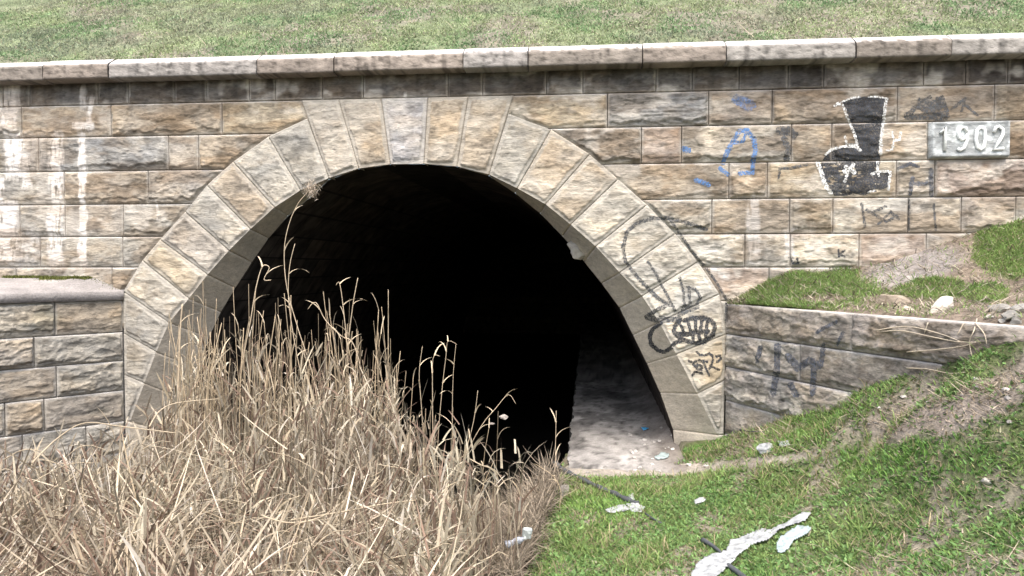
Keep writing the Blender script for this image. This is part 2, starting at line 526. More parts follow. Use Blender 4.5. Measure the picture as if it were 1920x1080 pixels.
def voussoir(a_in, a_out, b_in, b_out, a_bk, b_bk, col, seed, low=False):
    """a,b: the two joints (front inner, front outer, back inner) as 3-D points"""
    acc = Acc()
    # front face, bilinear patch  s: a->b, t: inner->outer
    quad = [(a_in[0], a_in[2]), (b_in[0], b_in[2]), (b_out[0], b_out[2]), (a_out[0], a_out[2])]
    L1 = max(math.dist(quad[0], quad[1]), math.dist(quad[2], quad[3])); L2 = max(math.dist(quad[0], quad[3]), math.dist(quad[1], quad[2]))
    ns = max(6, int(L1 / .0135)); nt = max(6, int(L2 / .0135))
    S = np.concatenate([[.0, .0], np.linspace(.012 / L1, 1 - .012 / L1, ns), [1, 1]])
    T = np.concatenate([[.0], np.linspace(.008 / L2, 1 - .012 / L2, nt), [1, 1]])
    SS, TT = np.meshgrid(S, T, indexing='ij')
    q = np.array(quad)
    XZg = (1 - SS)[..., None] * ((1 - TT)[..., None] * q[0] + TT[..., None] * q[3]) + SS[..., None] * ((1 - TT)[..., None] * q[1] + TT[..., None] * q[2])
    X = XZg[..., 0]; Z = XZg[..., 1]
    # curved intrados: tiny sag correction ignored (voussoir edges are straight as in the photo)
    dj = np.minimum(np.minimum(seg_dist(X, Z, quad[0], quad[3]), seg_dist(X, Z, quad[1], quad[2])), seg_dist(X, Z, quad[2], quad[3]))
    di = seg_dist(X, Z, quad[0], quad[1])
    de = np.minimum(dj, di + .012)
    zlo = Z.min()
    h, s = stone_rock(X, Z, de - .024, Z - zlo, Z.max() - zlo + .01, seed, 0.6)
    h = h + 0.014 - 0.020 * (1 - sstep(.003, .011, dj))
    # thin tooled line inside the margin
    h[0, :] = h[-1, :] = -.25; h[:, -1] = -.25
    C = ring_stain(X, Z, stone_colors(col * 1.02, X, Z, s, seed))
    P = np.stack([X, -h, Z], -1)
    acc.grid(P, C)
    # splayed soffit
    nd = 22
    tS = np.concatenate([[0], np.linspace(.008 / L1, 1 - .008 / L1, ns // 2), [1]])
    D = np.linspace(0, 1, nd)
    SS, DD = np.meshgrid(tS, D, indexing='ij')
    A = (1 - SS)[..., None] * np.array(a_in) + SS[..., None] * np.array(b_in)
    B = (1 - SS)[..., None] * np.array(a_bk) + SS[..., None] * np.array(b_bk)
    A[..., 1] = -0.014
    P2 = A * (1 - DD)[..., None] + B * DD[..., None]
    n = fbm(P2[..., 0] * 6 + P2[..., 1] * 5, P2[..., 2] * 12, 3, seed + 40)
    cen = np.array([XZ(790, 700)[0], 0, XZ(790, 700)[1]])
    out = P2 - cen; out[..., 1] = 0; out /= np.linalg.norm(out, axis=-1)[..., None] + 1e-9
    j = (1 - sstep(0, .008 / L1 * 1.2, np.minimum(SS, 1 - SS)))
    P2 = P2 + out * (0.014 * j + .006 * (n - .5))[..., None]
    c0 = (col * .25 + np.array([.56, .50, .40]) * .75)
    nn = fbm(P2[..., 0] * 3, P2[..., 2] * 4, 4, seed + 50)
    C2 = c0 * (.7 + .6 * nn)[..., None]
    acc.grid(P2, C2, flip=True)
    return acc.mesh("voussoir")


def P3(p, Y=0.0):
    v = on_y(p[0], p[1], Y); return (v.x, v.y, v.z)


def fix_top(v): return (v[0], v[1], z_top1 - 0.002)


rc = "obgoblllwlyg"     # right voussoirs from the crown
lc = "obglbgpylggg"
voussoirs = []
sets = []
kin = (P3(L_in[0]), fix_top(P3(L_out[0])), P3(R_in[0]), fix_top(P3(R_out[0])), P3(L_bk[0], SPL), P3(R_bk[0], SPL), 'h')
sets.append(kin)
for i in range(12):
    ao, bo = P3(R_out[i]), P3(R_out[i + 1])
    if i <= 1: ao, bo = fix_top(ao), fix_top(bo)
    if i == 2: ao = P3((953, 213))
    sets.append((P3(R_in[i]), ao, P3(R_in[i + 1]), bo, P3(R_bk[i], SPL), P3(R_bk[i + 1], SPL), rc[i]))
    ao, bo = P3(L_out[i]), P3(L_out[i + 1])
    if i <= 1: ao, bo = fix_top(ao), fix_top(bo)
    if i == 2: ao = P3((576, 222))
    sets.append((P3(L_in[i + 1]), bo, P3(L_in[i]), ao, P3(L_bk[i + 1], SPL), P3(L_bk[i], SPL), lc[i]))
for s_ in ((R_in, R_out, R_bk, 1), (L_in, L_out, L_bk, 0)):   # springers running down below ground
    I, O, B, right = s_
    i0, o0, b0 = P3(I[12]), P3(O[12]), P3(B[12], SPL)
    dn = 1.2
    sl = 0.10 if right else -0.25
    i1 = (i0[0] + (0.0 if right else -.0), i0[1], i0[2] - dn); o1 = (o0[0] + (.02 if right else -.02), o0[1], o0[2] - dn)
    b1 = (b0[0] + sl, b0[1], b0[2] - dn)
    if right: sets.append((i0, o0, i1, o1, b0, b1, 'g'))
    else: sets.append((i1, o1, i0, o0, b1, b0, 'g'))
for k, s_ in enumerate(sets):
    o = link("keystone" if k == 0 else "voussoir", voussoir(s_[0], s_[1], s_[2], s_[3], s_[4], s_[5], PAL[s_[6]], 500 + k), M_DRESSED if False else M_STONE, bridge)
    voussoirs.append(o)

# tunnel barrel behind the splay
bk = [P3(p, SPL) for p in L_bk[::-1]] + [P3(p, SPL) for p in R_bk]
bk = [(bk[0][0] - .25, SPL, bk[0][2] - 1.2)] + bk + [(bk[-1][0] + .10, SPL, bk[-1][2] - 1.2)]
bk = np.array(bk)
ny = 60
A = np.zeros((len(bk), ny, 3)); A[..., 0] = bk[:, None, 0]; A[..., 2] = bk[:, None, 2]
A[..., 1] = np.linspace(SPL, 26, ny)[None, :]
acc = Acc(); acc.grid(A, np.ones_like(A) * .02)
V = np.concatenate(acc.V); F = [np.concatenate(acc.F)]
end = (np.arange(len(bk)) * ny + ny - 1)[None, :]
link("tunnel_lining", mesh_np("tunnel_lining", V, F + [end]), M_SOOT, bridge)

# dark masonry mass behind the face, so nothing shows through joints
# (the wall body: a slab behind the facing, with the arch opening cut out)
cp = [(XZ(-320, 300)[0], 1.2)] + [(p[0], p[1]) for p in cut_poly[1:-1] if p[1] > 1.2] + [(XZ(2250, 300)[0], 1.2), (XZ(2250, 300)[0], zc_t), (XZ(-320, 300)[0], zc_t)]
bp = np.array(cp)
V = np.concatenate([np.stack([bp[:, 0], np.full(len(bp), y), bp[:, 1]], 1) for y in (0.04, 0.5)])
nb = len(bp)
F4 = np.array([[i, (i + 1) % nb, nb + (i + 1) % nb, nb + i] for i in range(nb)])
link("wall_core", mesh_np("wall_core", V, [F4, np.arange(nb)[None, ::-1], (nb + np.arange(nb))[None, :]], np.ones((2 * nb, 3)) * np.array([.2, .19, .17])), M_STONE, bridge)

# ------------------------------------------------------------------ date plaque
pa, pb = XZ(1741, 233), XZ(1888, 295)
plx0, plx1, plz0, plz1 = pa[0], pb[0], cz[2] + .01, cz[1] - .01
YP = -0.075
nx, nz = 70, 34
U, Z = np.meshgrid(np.linspace(plx0, plx1, nx), np.linspace(plz0, plz1, nz), indexing='ij')
de = np.minimum(np.minimum(U - plx0, plx1 - U), np.minimum(Z - plz0, plz1 - Z))
yy = YP + .02 * (fbm(U * 20, Z * 20, 3, 8) - .5) * sstep(0, .03, de) + .02 * (1 - sstep(0, .02, de)) - .012 * sstep(.055, .03, de) * sstep(.0, .012, de)
P = np.stack([U, yy, Z], -1)
P[0, :, 1] = P[-1, :, 1] = 0.02; P[:, 0, 1] = P[:, -1, 1] = 0.02
n = fbm(U * 9, Z * 14, 4, 9)[..., None]
C = np.array([.34, .365, .37]) * (.6 + .8 * n) + np.array([.22, .24, .24]) * sstep(.5, .65, n)
acc = Acc(); acc.grid(P, C)
plaque = link("date_plaque", acc.mesh("date_plaque"), M_STONE, bridge)
plaque["label"] = "grey stone plaque with white painted date 1902"
M_WHITEP = mat_flat("white_paint", (.78, .80, .78), rough=0.7, var=0.3, scale=30, alpha=(0.15, .9), ascale=50)
M_PLAQPAINT = mat_flat("plaque_white_paint", (.76, .80, .79), rough=0.7, var=0.2, scale=30)


def ribbon_tube(pts, r, sides=6, taper=None, close=False):
    pts = [Vector(p) for p in pts]
    V = []; F = []
    n = len(pts)
    for i, p in enumerate(pts):
        a = pts[max(0, i - 1)]; b = pts[min(n - 1, i + 1)]
        t = (b - a).normalized()
        u = t.cross(Vector((0.0, 1.0, 0.13)));
        if u.length < 1e-3: u = t.cross(Vector((1, 0, 0)))
        u.normalize(); v = t.cross(u)
        rr = r if taper is None else (taper[i] if hasattr(taper, '__len__') else r * (1 + (taper - 1) * i / (n - 1)))
        for k in range(sides):
            an = 2 * math.pi * k / sides
            V.append(p + u * rr * math.cos(an) + v * rr * math.sin(an))
    for i in range(n - 1):
        for k in range(sides):
            F.append((i * sides + k, i * sides + (k + 1) % sides, (i + 1) * sides + (k + 1) % sides, (i + 1) * sides + k))
    caps = [np.array([list(range(sides))[::-1]]), np.array([[(n - 1) * sides + k for k in range(sides)]])]
    return np.array([tuple(v) for v in V]), np.array(F), caps


def digit_pts(ch):
    if ch == '1': return [[(.15, .75), (.5, 1.0), (.5, 0)]]
    if ch == '9': return [[(.85, .75), (.7, .97), (.4, 1.0), (.15, .8), (.2, .55), (.45, .45), (.75, .55), (.86, .78), (.85, .45), (.65, .1), (.3, 0), (.1, .08)]]
    if ch == '0': return [[(.5, 1), (.78, .88), (.88, .5), (.78, .12), (.5, 0), (.22, .12), (.12, .5), (.22, .88), (.5, 1)]]
    if ch == '2': return [[(.12, .75), (.25, .95), (.5, 1), (.8, .88), (.82, .65), (.55, .35), (.1, .02), (.9, .04)]]
    return []


pw = plx1 - plx0; ph = plz1 - plz0
for i, ch in enumerate("1902"):
    x0 = plx0 + pw * (.09 + .225 * i); w = pw * .155; z0 = plz0 + ph * .2; h = ph * .62
    for st in digit_pts(ch):
        pts = [(x0 + a * w, YP - .012, z0 + b * h) for a, b in st]
        V, F, caps = ribbon_tube(pts, .021, 8)
        link("numeral", mesh_np("numeral", V, [F] + caps, smooth=True), M_PLAQPAINT, plaque)

# ------------------------------------------------------------------ wing walls
# left wing: comes forward to the left from the ring corner
zl_cap = on_y(230, 546).z
Wl0 = on_y(231, 620); Wl1 = on_z(0, 636, None) if False else None
# direction from the photo: course joints give depth ratio 1.107 at the frame edge
dl = 9.5 * 1.0
c0 = np.array([Wl0.x, 0.0]);
rr0 = ray(0, 620); tt = (ray(231, 620).y and (9.5 / ray(231, 620).y) / 1.107)
pL = EYE + rr0 * tt
c1 = np.array([pL.x, pL.y])
ld = (c1 - c0) / np.linalg.norm(c1 - c0)
print("left wing dir", ld)
wing_l = empty("wing_wall", (float(c0[0]), 0, 0), "rough block wing wall with flat grey cap left of the arch, reeds at its foot", "wall")
ud = (-ld[0], -ld[1], 0.0)      # u runs left to right => from far left to corner
nd = (ud[1], -ud[0], 0.0)
Lw = 3.4
org = (float(c0[0]) + ld[0] * Lw, ld[1] * Lw, 0)


def wing_hit(px, py, c, d):
    """ray with vertical plane through c with direction d -> (s along d, z)"""
    r = ray(px, py)
    n = np.array([-d[1], d[0]])
    t = ((c[0] - EYE.x) * n[0] + (c[1] - EYE.y) * n[1]) / (r.x * n[0] + r.y * n[1])
    p = EYE + r * t
    return (p.x - c[0]) * d[0] + (p.y - c[1]) * d[1], p.z


lz = [wing_hit(220, y, c0, ld)[1] for y in (563, 623, 677, 733, 791, 850, 910)]
lj = [[-60, 105, 232], [-120, 65, 232], [-80, 106, 232], [-150, 8, 82, 232], [-60, 40, 160, 232], [-100, 120, 232]]
lcol = ["ngb", "gp", "gp", "pgb", "gpg", "gg"]
acc = Acc()


def mosswing(U, Z, C):
    n = sstep(.55, .7, fbm(U * 2, Z * 3, 4, 444)) * .4
    return C * (1 - n[..., None] * np.array([.5, .45, .5]))


for r in range(6):
    ss = [Lw] + [wing_hit(px, 700, c0, ld)[0] for px in lj[r]]
    ss[-1] = 0.0
    us = [Lw - s for s in ss]
    for i in range(len(us) - 1):
        sd_ += 1
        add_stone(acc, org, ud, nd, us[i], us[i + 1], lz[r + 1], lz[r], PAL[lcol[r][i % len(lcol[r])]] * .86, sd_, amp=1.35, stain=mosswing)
link("wall_face", acc.mesh("wall_face"), M_STONE, wing_l)
# core
V = []
for s, off in ((0, .06), (Lw, .06), (Lw, .06), (0, .06)): pass
bx0 = np.array(org[:2]); bx1 = np.array([float(c0[0]), 0.0])
ndn = np.array(nd[:2])


def prism(quad2d, z0, z1):
    q = np.array(quad2d)
    V = np.concatenate([np.column_stack([q, np.full(len(q), z0)]), np.column_stack([q, np.full(len(q), z1)])])
    n = len(q)
    F = np.array([[i, (i + 1) % n, n + (i + 1) % n, n + i] for i in range(n)])
    return V, F, [np.arange(n)[None, ::-1], (n + np.arange(n))[None, :]]


V, F, caps = prism([bx0 - ndn * .05, bx1 - ndn * .05, (bx1[0], .04), (bx0[0], .04)], -1.5, lz[0])
link("wall_core", mesh_np("wall_core", V, [F] + caps, np.ones((len(V), 3)) * .2), M_STONE, wing_l)
# cap: slab with weathered top rising to the main wall
zc0 = lz[0]; zc1 = wing_hit(120, 548, c0, ld)[1]
ov = .07
ns, nt = 70, 14
S = np.linspace(0, 1, ns); T = np.linspace(0, 1, nt)
f0 = bx0 + ndn * ov; f1 = bx1 + ndn * ov * .6
P = np.zeros((ns, nt + 3, 3)); C = np.zeros((ns, nt + 3, 3))
for i, s in enumerate(S):
    f = f0 * (1 - s) + f1 * s
    b = np.array([f[0], -0.005])
    back_rise = 0.18 * min(1.0, max(0.0, (-f[1])) / .55)
    n0 = (float(fbm(np.array([f[0] * 9]), np.array([1.0]), 3, 61)[0]) - .5) * .012
    rows = [(b[0], -.005, zc0 + .004), (f[0], f[1], zc0 + .003 + 0), (f[0] + n0, f[1] + n0, zc1 - .005)]
    for t in T:
        x = f[0] * (1 - t) + b[0] * t; y = (f[1] + .01) * (1 - t) + b[1] * t
        z = zc1 + back_rise * t
        rows.append((x, y, z + (float(fbm(np.array([x * 6]), np.array([y * 6]), 3, 62)[0]) - .5) * .012))
    P[i] = rows
n = fbm(P[..., 0] * 3, P[..., 1] * 5 + P[..., 2] * 3, 4, 63)[..., None]
C = np.array([.29, .275, .265]) * (.75 + .5 * n) + 0 * C
acc = Acc(); acc.grid(P, C, flip=True)
V = np.concatenate(acc.V)
F = [np.concatenate(acc.F)]
link("capstone", mesh_np("capstone", V, F, np.concatenate(acc.C)), M_CONC, wing_l)

# right wing
zr = [on_y(1362, y).z for y in (569, 626, 687, 750, 812, 870)]
zrt = zr[0]
pts_r = [on_z(x, y, zrt) for x, y in ((1364, 569), (1597, 587), (1918, 611))]
print("right wing pts", [(round(p.x, 2), round(p.y, 2)) for p in pts_r], zrt)
r0 = np.array([XZ(1360, 690)[0] - .0, 0.0])
dr_ = np.array([pts_r[2].x, pts_r[2].y]) - np.array([pts_r[0].x, pts_r[0].y])
rd = dr_ / np.linalg.norm(dr_)
wing_r = empty("wing_wall", (float(r0[0]), 0, 0), "weathered block wing wall with grey graffiti right of the arch, half buried in the grassy bank", "wall")
rnd = (rd[1], -rd[0], 0.0)
LR = 6.0
rj = [[1364, 1597, 2000, 2200], [1364, 1500, 1800, 2100], [1364, 1600, 1950], [1364, 1450, 1700, 1950], [1364, 1600, 1900]]
rcol = ["nnb", "gnb", "gnb", "pgb", "pgb"]
M_acc = Acc()


def wing_stain(U, Z, C):
    n = sstep(.40, .62, fbm(U * 2.3 + 3, Z * 4, 5, 544)) * .6
    C = C * (1 - n[..., None] * np.array([.5, .52, .5]))
    n = sstep(.55, .68, fbm(U * 5 + 3, Z * 9, 4, 545)) * .35
    return C * (1 - n[..., None]) + np.array([.50, .46, .42]) * n[..., None]


for r in range(5):
    us = [0.0] + [wing_hit(px, 600, r0, rd)[0] for px in rj[r][1:] if px < 2050] + [LR]
    for i in range(len(us) - 1):
        sd_ += 1
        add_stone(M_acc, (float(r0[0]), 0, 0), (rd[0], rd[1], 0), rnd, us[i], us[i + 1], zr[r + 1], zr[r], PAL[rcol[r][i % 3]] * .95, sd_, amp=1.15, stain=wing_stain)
link("wall_face", M_acc.mesh("wall_face"), M_STONE, wing_r)
e1 = r0 + rd * LR; nn2 = np.array(rnd[:2])
V, F, caps = prism([r0 - nn2 * .05, e1 - nn2 * .05, e1 - nn2 * .5, r0 + rd * .4 - nn2 * .5], -1.0, zrt - .02)
V = V  # closed core
link("wall_core", mesh_np("wall_core", V, [F] + caps, np.ones((len(V), 3)) * .2), M_STONE, wing_r)


# ------------------------------------------------------------------ terrain
def tps(pts):
    P = np.array([(p[0], p[1]) for p in pts]); z = np.array([p[2] for p in pts])
    n = len(P)
    d = np.hypot(P[:, None, 0] - P[None, :, 0], P[:, None, 1] - P[None, :, 1])
    K = np.where(d > 0, d ** 2 * np.log(d + 1e-12), 0) + np.eye(n) * 0.02
    A = np.zeros((n + 3, n + 3)); A[:n, :n] = K; A[:n, n] = 1; A[:n, n + 1:] = P; A[n, :n] = 1; A[n + 1:, :n] = P.T
    w = np.linalg.solve(A, np.concatenate([z, [0, 0, 0]]))

    def f(x, y):
        x = np.asarray(x, float); y = np.asarray(y, float)
        r = np.full(x.shape, w[n]) + w[n + 1] * x + w[n + 2] * y
        for i in range(n):
            d = np.hypot(x - P[i, 0], y - P[i, 1])
            r = r + w[i] * np.where(d > 0, d ** 2 * np.log(d + 1e-12), 0)
        return r
    return f


ctl = []
bl_x = [1364, 1430, 1500, 1600, 1700, 1800, 1920, 2000]; bl_y = [818, 800, 776, 737, 703, 664, 617, 590]
for px, py in [(q_, float(np.interp(q_, bl_x, bl_y))) for q_ in range(1364, 1990, 48)]:
    s, z = wing_hit(px, py, r0, rd)
    ctl.append((r0[0] + rd[0] * s, r0[1] + rd[1] * s, z))
    ctl.append((r0[0] + rd[0] * s + rnd[0] * .35, r0[1] + rd[1] * s + rnd[1] * .35, z - .17 - .05 * s))
for px, py, dist in ((1540, 828, 7.5), (1720, 826, 6.4), (1900, 822, 5.55), (1900, 1079, 4.2), (1700, 1079, 4.7), (1540, 1079, 5.1), (1300, 1079, 5.55), (1100, 1079, 5.9),
                     (1400, 850, 8.3), (1540, 950, 6.1), (1720, 950, 5.4), (1900, 950, 4.8), (1640, 880, 6.6), (1350, 950, 7.0), (1200, 950, 7.3), (1480, 900, 7.0)):
    p = at_dist(px, py, dist); ctl.append((p.x, p.y, p.z))
for px, py in ((1062, 885), (1150, 885), (1240, 880), (1300, 885), (1070, 930), (1180, 860), (1240, 850)):
    p = on_z(px, py, 0.0); ctl.append((p.x, p.y, -.02))
p = on_y(1300, 845, -.1); ctl.append((p.x, p.y, p.z + .02))
ctl += [(8, -9, .8), (2, -9, .2), (0, -9, .0), (9, -4, 1.6), (9, 0, 2.6), (4.5, -7, .75), (0, -12, 0), (9, -12, .8)]
ter_r = tps(ctl)
kerb = on_z(1060, 912, -.02)
k2 = on_z(985, 1080, 0.05)
kd = np.array([k2.x - kerb.x, k2.y - kerb.y]); kd /= np.linalg.norm(kd)
print("kerb", kerb, k2)
X_EDGE = on_z(1063, 880, 0).x


def terrain(x, y):
    x = np.asarray(x, float); y = np.asarray(y, float)
    hr = ter_r(np.clip(x, -1.5, 9), np.clip(y, -12, 1))
    hr = np.clip(hr, -.3, 4)
    # signed distance to the left of the bank edge
    ex = np.where(y > kerb.y, X_EDGE - .05, kerb.x + kd[0] * (y - kerb.y) / kd[1])
    d = ex - x + (fbm(x * 1.3, y * 1.3, 3, 5) - .5) * .3 * (y < kerb.y - .2)
    w = np.where(y > kerb.y + .1, sstep(.0, .12, d), sstep(-.25, .85, d))
    bed = -.85 + .35 * sstep(-2.5, -6.0, x) + .25 * sstep(-3, -6, y) + .15 * (fbm(x, y, 3, 6) - .5)
    h = hr * (1 - w) + bed * w
    behind = (y - r0[1]) - (rd[1] / rd[0]) * (x - r0[0])
    h = np.where((x > r0[0] + .3) & (behind > .12) & (x < 7.5), np.minimum(h, 1.0), h)
    h = h + .05 * (fbm(x * 2.2, y * 2.2, 4, 11) - .5) * np.where(d < 0, 1, .6)
    # nothing above the slab inside the arch
    tin = (x > X_EDGE - .1) & (x < XZ(1262, 805, SPL)[0] + .05)
    h = np.where(tin & (y > -.35), np.minimum(h, -.06), h)
    return h


# non-uniform grid: fine close by, coarse far away
xs = np.concatenate([np.linspace(-60, -9, 18)[:-1], np.arange(-9, 8, .05), np.linspace(8, 60, 18)])
ys = np.concatenate([np.linspace(-70, -9.6, 18)[:-1], np.arange(-9.6, .56, .05)])
X, Y = np.meshgrid(xs, ys, indexing='ij')
Zt = terrain(X, Y)
P = np.stack([X, Y, Zt], -1)
Pf = P.reshape(-1, 3)
px, py, dep = project(Pf)
px = px.reshape(X.shape); py = py.reshape(X.shape)


def ell(px, py, cx, cy, rx, ry, ang=0, soft=.35):
    a = math.radians(ang); dx = px - cx; dy = py - cy
    u = (dx * math.cos(a) + dy * math.sin(a)) / rx; v = (-dx * math.sin(a) + dy * math.cos(a)) / ry
    return sstep(1 + soft, 1 - soft, np.hypot(u, v))


def dirt_mask(px, py, X, Y):
    m = np.zeros(px.shape)
    for e in ((1745, 775, 200, 48, -14), (1900, 700, 120, 45, -22), 
              (1170, 885, 130, 16, 0), (1240, 860, 40, 20, 0)):
        m = np.maximum(m, ell(px, py, *e))
    fr = np.maximum.reduce([ell(px, py, 1530, 785, 190, 24, -20), ell(px, py, 1700, 710, 150, 20, -24), ell(px, py, 1840, 655, 90, 14, -20)])
    m = m * (1 - fr)
    n = fbm(X * 3, Y * 3, 4, 71)
    m = sstep(.40, .85, m * .55 + (n - .5) * 1.3 + .12) * (m > .02)
    big = np.maximum(ell(px, py, 1760, 765, 190, 42, -15), ell(px, py, 1905, 700, 90, 36, -20)) * (1 - fr) * sstep(.30, .44, n)
    m = np.maximum(m, big * .95)
    tr_ = np.maximum(ell(px, py, 1290, 874, 230, 12, -3), ell(px, py, 1480, 855, 100, 8, -8)) * sstep(.3, .5, n)
    m = np.maximum(m, tr_ * .85)
    m = np.maximum(m, .65 * sstep(.50, .66, fbm(X * 2.6, Y * 2.6, 5, 72)))
    left = sstep(0.1, -.25, X - np.where(Y > kerb.y, X_EDGE - .05, kerb.x + kd[0] * (Y - kerb.y) / kd[1]))
    return m, left


dm, lf = dirt_mask(px, py, X, Y)
n = fbm(X * 6, Y * 6, 4, 73)[..., None]
green = np.array([.10, .12, .055]) * (.7 + .6 * n)
dirt = np.array([.27, .235, .20]) * (.6 + .8 * n)
trail = np.array([.34, .31, .27]) * (.8 + .4 * n)
mud = np.array([.055, .042, .030]) * (.6 + .8 * n)
tm = np.maximum(ell(px, py, 1190, 882, 180, 15, -1), .9 * ell(px, py, 1390, 869, 140, 9, -6))[..., None]
C = green * (1 - dm[..., None]) + dirt * dm[..., None]
C = C * (1 - tm * .85) + trail * tm * .85
C = C * (1 - lf[..., None]) + mud * lf[..., None]
acc = Acc(); acc.grid(P, C, flip=False)
ground = link("ground", acc.mesh("ground", True), M_EARTH)
tag(ground, kind="structure")

# tunnel walkway (concrete ledge) and dark water beside it
YF = -.82
xr = XZ(1262, 805, SPL)[0] + .35
xs = np.linspace(X_EDGE, xr, 40); ys = np.concatenate([np.arange(YF, 6, .06), np.arange(6, 26, .5)])
X2, Y2 = np.meshgrid(xs, ys, indexing='ij')
Z2 = .004 + .035 * (fbm(X2 * 3, Y2 * 3, 4, 201) - .5) + .25 * sstep(xr - .75, xr, X2) * sstep(.2, 1.2, Y2) * (.4 + fbm(X2 * 8, Y2 * 8, 4, 205) * .6)
Z2 = Z2 - .07 * sstep(YF + .35, YF, Y2)
n = fbm(X2 * 2, Y2 * 1.2, 4, 202)[..., None]
n5 = fbm(X2 * 9, Y2 * 5, 4, 207)[..., None]
n6 = sstep(.50, .64, fbm(X2 * 3.3, Y2 * 1.6, 5, 208))[..., None]
n7 = sstep(.60, .68, fbm(X2 * 16, Y2 * 9, 4, 209))[..., None]
C = np.array([.31, .30, .285]) * (.6 + .8 * n) * (.55 + .9 * n5) * (1 - .45 * n6) * (1 - .5 * n7)
edge_n = (fbm(Y2 * 3.5, Y2 * 0, 4, 211) - .5) * .10
X2 = X2 + edge_n * sstep(X_EDGE + .5, X_EDGE, X2)
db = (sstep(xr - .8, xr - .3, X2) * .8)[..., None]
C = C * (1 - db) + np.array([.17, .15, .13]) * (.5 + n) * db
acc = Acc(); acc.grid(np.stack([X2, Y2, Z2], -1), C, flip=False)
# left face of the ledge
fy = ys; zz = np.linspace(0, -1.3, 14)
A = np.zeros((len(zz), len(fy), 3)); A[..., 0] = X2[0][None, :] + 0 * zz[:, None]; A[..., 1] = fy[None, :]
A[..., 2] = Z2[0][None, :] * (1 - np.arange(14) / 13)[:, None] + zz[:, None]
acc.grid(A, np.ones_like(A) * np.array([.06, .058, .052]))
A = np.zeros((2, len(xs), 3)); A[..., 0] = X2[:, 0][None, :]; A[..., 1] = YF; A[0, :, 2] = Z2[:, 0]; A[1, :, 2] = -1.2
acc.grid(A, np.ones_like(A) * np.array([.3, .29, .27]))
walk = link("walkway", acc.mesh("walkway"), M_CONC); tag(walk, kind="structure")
# kerb end sticking out toward the bank
kx = X_EDGE
V, F, caps = prism([(kx - .06, kerb.y), (kx + .04, kerb.y), (kx + .04, YF + .1), (kx - .06, YF + .1)], -.9, -.035)
kb = link("kerb", mesh_np("kerb", V, [F] + caps, np.ones((len(V), 3)) * np.array([.3, .285, .26])), M_CONC); tag(kb, kind="structure")

V = np.array([(-7, -1.9, -.80), (X_EDGE, -1.9, -.80), (X_EDGE, 26, -.80), (-7, 26, -.80)])
wt = link("water", mesh_np("water", V, [np.array([[0, 1, 2, 3]])]), M_WATER); tag(wt, kind="structure")

# bank between right wing and main wall
bctl = []
for px_, py_ in ((1395, 560), (1440, 530), (1500, 511), (1620, 499), (1720, 474), (1820, 442), (1919, 412)):
    p = on_y(px_, py_, -.02); bctl.append((p.x, p.y, p.z))
for s in np.linspace(.3, 6, 9):
    bctl.append((r0[0] + rd[0] * s, r0[1] + rd[1] * s, zrt + (.0 if s < 3.5 else (s - 3.5) * .15)))
pp = wing_hit(1560, 545, r0, rd)
for px_, py_, dist in ((1530, 520, 9.1), (1600, 548, 8.4), (1700, 510, 8.8), (1880, 462, 8.55), (1890, 520, 8.0), (1860, 555, 7.5), (1720, 570, 7.75), (1800, 485, 8.5)):
    p = at_dist(px_, py_, dist); bctl.append((p.x, p.y, p.z))
bf = tps(bctl)
ns, nt = 260, 90
S, T = np.meshgrid(np.linspace(0.02, LR, ns), np.linspace(0, 1, nt), indexing='ij')
wx = r0[0] + rd[0] * S - nn2[0] * .03; wy = r0[1] + rd[1] * S - nn2[1] * .03
XW = r0[0] + S * (8.0 - r0[0]) / LR
Xb = wx * (1 - T) + XW * T; Yb = wy * (1 - T) + .03 * T
Zb = bf(Xb, Yb) + .05 * (fbm(Xb * 4, Yb * 4, 4, 301) - .5) * sstep(0, .15, T)
Zb = Zb * sstep(0, .06, T) + (zrt - .012) * (1 - sstep(0, .06, T))
Pb = np.stack([Xb, Yb, Zb], -1)
bx_, by_, _ = project(Pb.reshape(-1, 3)); bx_ = bx_.reshape(Xb.shape); by_ = by_.reshape(Xb.shape)


def bank_green(px, py, X, Y):
    m = np.zeros(px.shape)
    for e in ((1535, 542, 105, 38, 0, .6), (1905, 455, 75, 55, -25, .6), (1750, 540, 60, 20, 0, .6), (1850, 550, 40, 18, 0), (1480, 560, 80, 22, 0)):
        m = np.maximum(m, ell(px, py, *e))
    rk = np.maximum(ell(px, py, 1710, 498, 100, 32, -14), ell(px, py, 1545, 562, 45, 9, 0))
    return sstep(.25, .75, m * (1 - rk) + (fbm(X * 3, Y * 3, 5, 171) - .5) * 1.1)


gm = bank_green(bx_, by_, Xb, Yb)
n = fbm(Xb * 6, Yb * 6, 4, 302)[..., None]
rk = ell(bx_, by_, 1710, 502, 95, 32, -14)[..., None]
C = (np.array([.10, .125, .05]) * gm[..., None] + np.array([.20, .165, .13]) * (1 - gm[..., None])) * (.6 + .8 * n)
C = C * (1 - rk) + np.array([.27, .25, .235]) * (.6 + .8 * n) * rk
acc = Acc(); acc.grid(Pb, C)
bank = link("earth_bank", acc.mesh("earth_bank", True), M_EARTH); tag(bank, kind="structure")

# embankment above the coping
SL = math.tan(math.radians(33))
ez = zc_t + .06


def emb(x, y):
    t = y - .42
    return ez + t * SL * sstep(0, .7, t) + .10 * (fbm(x * .7, y * .7, 4, 401) - .5) + .05 * (fbm(x * 4, y * 4, 3, 402) - .5) * sstep(0, .5, t)


